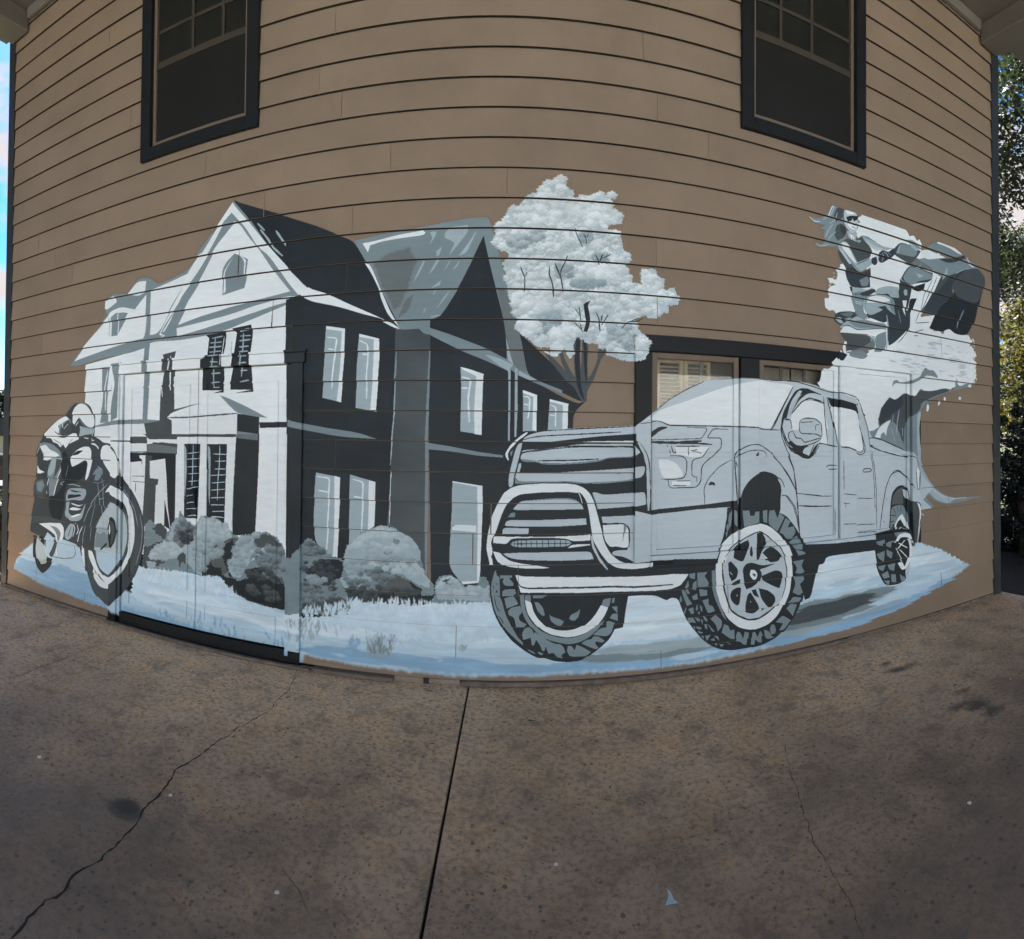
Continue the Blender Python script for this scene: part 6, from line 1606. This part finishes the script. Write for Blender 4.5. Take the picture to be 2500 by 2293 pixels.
def tree(name, x, y, h, cr_, n, leaf, size, seed, label, group, trunk_r=.16, low=.35, shape='round', z0=None, nclump=34, cat='tree'):
    z0 = gz(x, y) if z0 is None else z0; root = empty(name, (x, y, z0)); tag(root, label, cat, group); rr = random.Random(seed)
    lean = rr.uniform(-.03, .03)*h; pts = [(lean*(i/6)**2, rr.uniform(-.02, .02)*h*(i > 0), h*.92*i/6) for i in range(7)]
    MB().tube(pts, [trunk_r*(1-.13*i) for i in range(7)], 10).build('trunk', M['bark'], root, smooth=True)
    cl = []
    for i in range(nclump):
        u = (i+.5)/nclump; z = h*(low+(1-low)*u)
        env = (math.sin(math.pi*min(1, (u*.86+.12)))**.7 if shape == 'round' else (1-u)**.8+.06)*cr_
        a = rr.uniform(0, 6.28); q = rr.uniform(.25, 1)*env; c = (q*math.cos(a), q*math.sin(a), z, cr_*(rr.uniform(.16, .34) if shape == 'round' else rr.uniform(.2, .38)*(1.15-u)))
        cl.append(c)
        if shape == 'round' and i % 2 == 0:
            zb = z*.72; MB().tube([(lean*(zb/h)**2, 0, zb), (c[0]*.5, c[1]*.5, (zb+z)/2), (c[0], c[1], z)], [trunk_r*.38*(1-.5*u), trunk_r*.2, trunk_r*.06], 6).build('branch', M['bark'], root)
    me = leaves(cl, n, size, seed); me.materials.append(leaf); o = bpy.data.objects.new('crown', me); link(o, root)
    return root
G_R = 'trees beside the right end of the building'
tree('broadleaf_tree', 9.7, 2.6, 10.6, 2.9, 26000, M['leaf'], .062, 21, 'tall broad leaved tree reaching highest beyond the right corner', G_R, low=.50, nclump=40, trunk_r=.09)
tree('broadleaf_tree', 12.4, 4.6, 7.6, 3.0, 50000, M['leaf'], .05, 22, 'lower dense broad leaved tree behind the tall tree at the right edge', G_R, low=.25, nclump=44)
tree('broadleaf_tree', 10.2, 3.0, 4.6, 2.0, 20000, M['leaf_y'], .05, 23, 'small tree with yellowing sunlit leaves above the dark evergreens at the right edge', G_R, low=.3, nclump=36)
tree('evergreen_shrub', 6.1, .95, 2.35, .95, 22000, M['ever'], .035, 24, 'dark conical evergreen nearest the right corner of the building', 'evergreens along the right side bed', .06, .02, 'cone', -.045, 40, 'shrub')
tree('evergreen_shrub', 7.6, 1.5, 2.7, 1.1, 22000, M['ever'], .035, 25, 'dark taller evergreen just behind the nearest right hand evergreen', 'evergreens along the right side bed', .06, .02, 'cone', -.045, 40, 'shrub')
tree('evergreen_shrub', 5.7, .0, 1.15, .62, 12000, M['ever'], .03, 26, 'low dark rounded evergreen at the edge of the paving on the right', 'evergreens along the right side bed', .05, .02, 'round', -.045, 26, 'shrub')
tree('evergreen_shrub', 9.1, .7, 2.9, 1.2, 18000, M['ever'], .04, 27, 'dark evergreen farthest out in the right hand bed', 'evergreens along the right side bed', .06, .02, 'cone', -.045, 36, 'shrub')
tree('clipped_bush', -4.92, .42, .72, .40, 9000, M['ever'], .025, 31, 'low shaded bush at the left foot of the building', 'bushes left of the building', .03, .02, 'round', -.045, 22, 'bush')
tree('clipped_bush', -6.3, 1.5, .75, .5, 9000, M['leaf'], .028, 32, 'sunlit yellow green bush beyond the low shaded bush on the left', 'bushes left of the building', .03, .02, 'round', -.10, 22, 'bush')
tree('street_tree', -54, 40, 8, 3.6, 9000, M['leaf'], .2, 33, 'distant round tree beside the ranch house across the street', 'distant trees', .3)
tree('street_tree', -38, 43, 6, 3, 8000, M['leaf'], .2, 34, 'distant darker tree behind the ranch house across the street', 'distant trees', .3)
tree('light_block_tree', -8.6, -4.2, 9.0, 3.6, 30000, M['leaf'], .13, 51, 'unseen large tree added left of the paved area to darken the wall end', 'unseen trees added to darken the wall ends', .28, low=.12, nclump=60)  # unseen trees added to block side light and darken the wall ends
tree('light_block_tree', 8.8, -3.6, 9.0, 3.6, 30000, M['leaf'], .13, 52, 'unseen large tree added right of the paved area to darken the wall end', 'unseen trees added to darken the wall ends', .28, low=.12, nclump=60)
# grass blades beside the pavement on the left, stuff
rs = np.random.RandomState(8); gb = MB()
for i in range(9000):
    r_ = rs.uniform(3, 22); a = rs.uniform(-1.02, -.88); x, y = r_*math.sin(a), -3.4+r_*math.cos(a)
    if x > -6.4: continue
    z = gz(x, y); h = rs.uniform(.05, .13); dx, dy = rs.uniform(-.04, .04, 2); w = .006+.0006*r_; n = len(gb.v)
    gb.v += [(x-w, y, z), (x+w, y, z), (x+dx, y+dy, z+h)]; gb.f.append((n, n+1, n+2))
tag(gb.build('grass', M['leaf_y']), 'sunlit rough grass beyond the left end of the building', 'grass', kind='stuff')

# ---------------------------------------------------------------- across the street on the left
HX, HY = -46, 33; hz = -.92
hs_ = empty('ranch_house', (HX, HY, hz), R(52)); tag(hs_, 'low house with dark shingled mansard roof beyond the parked car at the left edge', 'house')
M['hwall'] = mat('cream_render', (.55, .45, .33), .8, .06, 2); M['shin'] = mat('dark_shingles', (.055, .052, .05), .9, .4, 30, .6, 20)
M['glassd'] = mat('dark_glass', (.03, .035, .04), .12, .1, 2); M['white'] = mat('white_paint', (.75, .74, .72), .5, .04, 5)
MB().box(-9, 9, 0, 8, 0, 2.7).build('wall', M['hwall'], hs_)
r_ = MB(); r_.v = [(-9.7, -.7, 2.5), (9.7, -.7, 2.5), (9.7, 8.7, 2.5), (-9.7, 8.7, 2.5), (-8.9, .6, 4.35), (8.9, .6, 4.35), (8.9, 7.4, 4.35), (-8.9, 7.4, 4.35)]
r_.f = [(0,3,2,1),(4,5,6,7),(0,1,5,4),(1,2,6,5),(2,3,7,6),(3,0,4,7)]; r_.build('roof', M['shin'], hs_)
for row in range(6):
    for i in range(24):
        if row*24+i > 143: break
        x = -9.2+i*.77+(row % 2)*.3; u = row/6; z = 2.52+1.85*u; y = -.7+1.3*u
        if x > 8.6: continue
        MB().prism([(0, 0), (.72, 0), (.72, .33), (0, .33)], -.05, -.02).build('shingle', M['shin'], hs_, loc=(x, y-.02, z))
for x in (-6.5, -3.2, 3.0, 6.2):
    w = MB().box(x-.75, x+.75, -.06, -.001, .95, 2.15).build('window', M['white'], hs_)
    MB().box(x-.65, x-.03, -.08, -.061, 1.03, 2.07).build('pane', M['glassd'], w); MB().box(x+.03, x+.65, -.08, -.061, 1.03, 2.07).build('pane', M['glassd'], w)
d = MB().box(-.5, .5, -.06, -.001, 0, 2.1).build('door', M['tan'], hs_); MB().box(.36, .42, -.12, -.061, 1.0, 1.06).build('handle', M['bronze'], d)

# parked car seen past the left corner
cp = empty('parked_car', (-20.9, 12.6, -.92), R(52)); tag(cp, 'dark wagon parked on the street past the left corner of the building', 'car')
M['cpaint'] = mat('maroon_car_paint', (.09, .05, .05), .25, .05, 2, metal=.3); M['tyre'] = mat('tyre_rubber', (.02, .02, .02), .85, .1, 20); M['rim'] = mat('alloy', (.5, .5, .5), .3, .05, 5, metal=.9)
M['lampr'] = mat('red_lamp', (.35, .02, .02), .2, .05, 5)
prof = [(-2.35, .38), (2.35, .38), (2.42, .62), (2.36, .92), (1.3, 1.02), (.55, 1.52), (.3, 1.58), (-1.85, 1.6), (-2.2, 1.45), (-2.36, 1.02), (-2.42, .7)]
body = MB().prism(prof, -.88, .88).build('body', M['cpaint'], cp, bevel=.05, fix=True)
for s in (-1, 1):
    y0, y1 = (s*.885, s*.893) if s > 0 else (s*.893, s*.885)
    for q in ([(1.05, 1.06), (.5, 1.46), (-.05, 1.5), (-.05, 1.04)], [(-.15, 1.04), (-.15, 1.5), (-1.05, 1.51), (-1.05, 1.04)], [(-1.15, 1.04), (-1.15, 1.51), (-1.85, 1.5), (-2.1, 1.08)]):
        MB().prism(q, y0, y1).build('side_window', M['glassd'], cp, fix=True)
    for x in (-.1, -1.1): MB().prism([(x-.01, .5), (x+.01, .5), (x+.01, 1.02), (x-.01, 1.02)], y0, y1).build('door_seam', M['tyre'], cp, fix=True)
    for x in (-1.45, 1.45):
        w = MB().tube([(x, s*.66, .34), (x, s*.90, .34)], .34, 28).build('wheel', M['tyre'], cp, fix=True)
        MB().tube([(x, s*.901, .34), (x, s*.915, .34)], .21, 20).build('rim', M['rim'], w, fix=True)
    MB().box(-2.43, -2.36, s*.70-.12, s*.70+.12, .78, 1.12).build('tail_light', M['lampr'], cp)
    MB().box(2.36, 2.43, s*.66-.15, s*.66+.15, .66, .82).build('headlight', M['white'], cp)
MB().prism([(-2.36, 1.08), (-2.24, 1.42), (-2.2, 1.42), (-2.32, 1.08)], -.7, .7).build('rear_window', M['glassd'], cp, fix=True)
MB().box(-2.48, -2.40, -.85, .85, .42, .62).build('bumper', M['tyre'], cp); MB().box(2.40, 2.48, -.85, .85, .42, .62).build('bumper', M['tyre'], cp)

# shop front added behind the camera to bounce sunlight; also mirrored in the window glass
sb = empty('bounce_shop', (0, -19, -.06)); tag(sb, 'unseen pale building added beyond the parking lot to bounce sunlight', 'building')
MB().box(-22, 22, -8, 0, 0, 5.2).build('wall', mat('bounce_render', (.76, .73, .66), .8, .05, 1), sb)
MB().box(-22.4, 22.4, -8.4, .4, 5.2, 5.6).build('roof', M['shin'], sb)  # roof of the added bounce shop
for i in range(9):
    x = -18+i*4.5; w = MB().box(x-1.1, x+1.1, .001, .06, .9, 3.2).build('window', M['white'], sb); MB().box(x-1, x+1, .061, .08, 1.0, 3.1).build('pane', M['glassd'], w)  # windows of the added bounce shop
tree('street_tree', -9, -16, 7, 3.4, 9000, M['leaf'], .14, 41, 'round tree in the parking lot behind the camera on the left', 'parking lot trees', .25)
tree('street_tree', 13, -16, 7, 3.2, 9000, M['leaf'], .14, 42, 'round tree in the parking lot behind the camera on the right', 'parking lot trees', .25)

# ---------------------------------------------------------------- litter on the slab
M['paper'] = mat('white_paper', (.72, .72, .68), .8, .05, 40); M['card'] = mat('tan_card', (.50, .34, .20), .8, .05, 40)
M['pblue'] = mat('pale_blue_paint_chip', (.42, .56, .62), .7, .08, 40); M['twig'] = mat('dry_twig', (.035, .026, .020), .9, .2, 40); M['dleaf'] = mat('dead_leaf', (.16, .10, .05), .9, .2, 40)
lr = random.Random(4)
def scrap(x, y, r, n, m, name, label, cat, group=None, asp=1, th=.0015):
    a0 = lr.uniform(0, 6.28); pts = []
    for i in range(n):
        a = 2*math.pi*i/n; q = r*lr.uniform(.8, 1.15); px, py = q*math.cos(a), q*asp*math.sin(a)
        pts.append((px*math.cos(a0)-py*math.sin(a0), px*math.sin(a0)+py*math.cos(a0)))
    o = MB().zprism(pts, 0, th).build(name, m, loc=(x, y, .0006)); tag(o, label, cat, group); return o
scrap(*LIT_L[0], .011, 9, M['paper'], 'gum_blob', 'white gum spot nearest the left edge of the paving', 'gum', 'spots of old gum')
scrap(*LIT_L[1], .008, 9, M['paper'], 'gum_blob', 'white gum spot just right of the long crack and its round stain', 'gum', 'spots of old gum')
scrap(*LIT_L[2], .008, 8, M['paper'], 'gum_blob', 'white gum spot left of the slab joint near the bottom edge', 'gum', 'spots of old gum')
scrap(*LIT_L[4], .014, 9, M['pale'], 'gum_blob', 'flattened grey gum spot by the bottom left end of the long crack', 'gum', 'spots of old gum')
scrap(*LIT_R[1], .008, 8, M['paper'], 'gum_blob', 'white gum spot right of the slab joint near the blue paint chip', 'gum', 'spots of old gum')
scrap(*LIT_R[2], .010, 8, M['paper'], 'gum_blob', 'white gum spot out on the dark right part of the paving', 'gum', 'spots of old gum')
scrap(*LIT_R[3], .006, 8, M['paper'], 'gum_blob', 'tiny white gum spot below the painted front wheel of the truck', 'gum', 'spots of old gum')
scrap(*LIT_L[3], .016, 7, M['pale'], 'paper_scrap', 'crumbled pale scrap left of the round oil stain', 'scrap')
scrap(LIT_L[3][0]-.03, LIT_L[3][1]-.02, .007, 6, M['pale'], 'paper_crumb', 'small crumb beside the crumbled pale scrap', 'scrap')
cx_, cy_ = LIT_L[5]; o = MB().zprism([(-.018, -.009), (.014, -.012), (.018, .008), (-.012, .011)], 0, .0012).build('card_scrap', M['card'], loc=(cx_, cy_, .0006)); tag(o, 'small tan rectangle of card on the left slab', 'scrap')
cx_, cy_ = LIT_R[0]; o = MB().zprism([(-.02, -.022), (.022, -.026), (.012, -.008), (.012, .018), (.004, .04), (0, .012), (-.008, -.004)], 0, .0012).build('paint_chip', M['pblue'], loc=(cx_, cy_, .0006)); tag(o, 'torn pale blue paint chip near the bottom of the right slab', 'paint chip')
for (p, lb) in ((LIT_L[6], 'dark dead leaf lying close under the wall left of the slab joint'), (LIT_R[4], 'curled dark leaf on the right slab near the joint'), (LIT_R[5], 'small dark leaf beside the black oil stain on the right')):
    o = MB(); o.v = [(-.022, 0, .001), (-.005, -.007, .006), (.020, -.002, .002), (.028, .003, .001), (-.003, .008, .005)]; o.f = [(0, 1, 4), (1, 2, 4), (2, 3, 4)]
    tag(o.build('dead_leaf', M['twig'], loc=(p[0], p[1], .001)), lb, 'leaf', 'dead leaves')
for (p, a, l, lb, mt) in ((LIT_L[7], .6, .02, 'bent black twig right of the upper part of the long crack', M['twig']), (LIT_L[8], 1.5, .012, 'short black twig lying left of the slab joint', M['twig']), (LIT_L[10], -.75, .10, 'long thin straw of dry grass left of the slab joint', M['dleaf']), (LIT_L[11], .2, .014, 'tiny twig close to the wall side of the left slab', M['twig'])):
    dx, dy = l*math.cos(a), l*math.sin(a)
    tag(MB().tube([(-dx, -dy, .002), (dx*.1, dy*.1+.15*l, .004), (dx, dy, .002)], [.0012, .0018, .001], 5).build('twig', mt, loc=(p[0], p[1], 0)), lb, 'twig', 'twigs and straw')
scrap(*LIT_L[9], .007, 6, M['pale'], 'pebble', 'pale pebble just right of the slab joint', 'pebble', 'pebbles')
scrap(*LIT_R[6], .006, 6, M['paper'], 'pebble', 'pale pebble at the far right of the paving', 'pebble', 'pebbles')
# many little grit specks, too many to count
gp_ = MB(); gr = random.Random(9)
for i in range(900):
    x, y = gr.uniform(-4.2, 4.2), -gr.uniform(.06, 3.0); s = gr.uniform(.0012, .0032); n = len(gp_.v)
    gp_.v += [(x-s, y-s*.6, 0), (x+s, y-s*.5, 0), (x+s*.2, y+s, 0), (x, y, s*1.3)]; gp_.f += [(0+n, 1+n, 3+n), (1+n, 2+n, 3+n), (2+n, 0+n, 3+n)]
for i in range(900):
    x, y = gr.uniform(-4.2, 4.2), -.06-abs(gr.gauss(0, .05)); s = gr.uniform(.0015, .0045); n = len(gp_.v)
    gp_.v += [(x-s, y-s*.6, 0), (x+s, y-s*.5, 0), (x+s*.2, y+s, 0), (x, y, s*1.0)]; gp_.f += [(0+n, 1+n, 3+n), (1+n, 2+n, 3+n), (2+n, 0+n, 3+n)]
tag(gp_.build('grit', mat('grit', (.16, .13, .10), .9, .6, 90)), 'fine grit scattered over the paving', 'grit', kind='stuff')
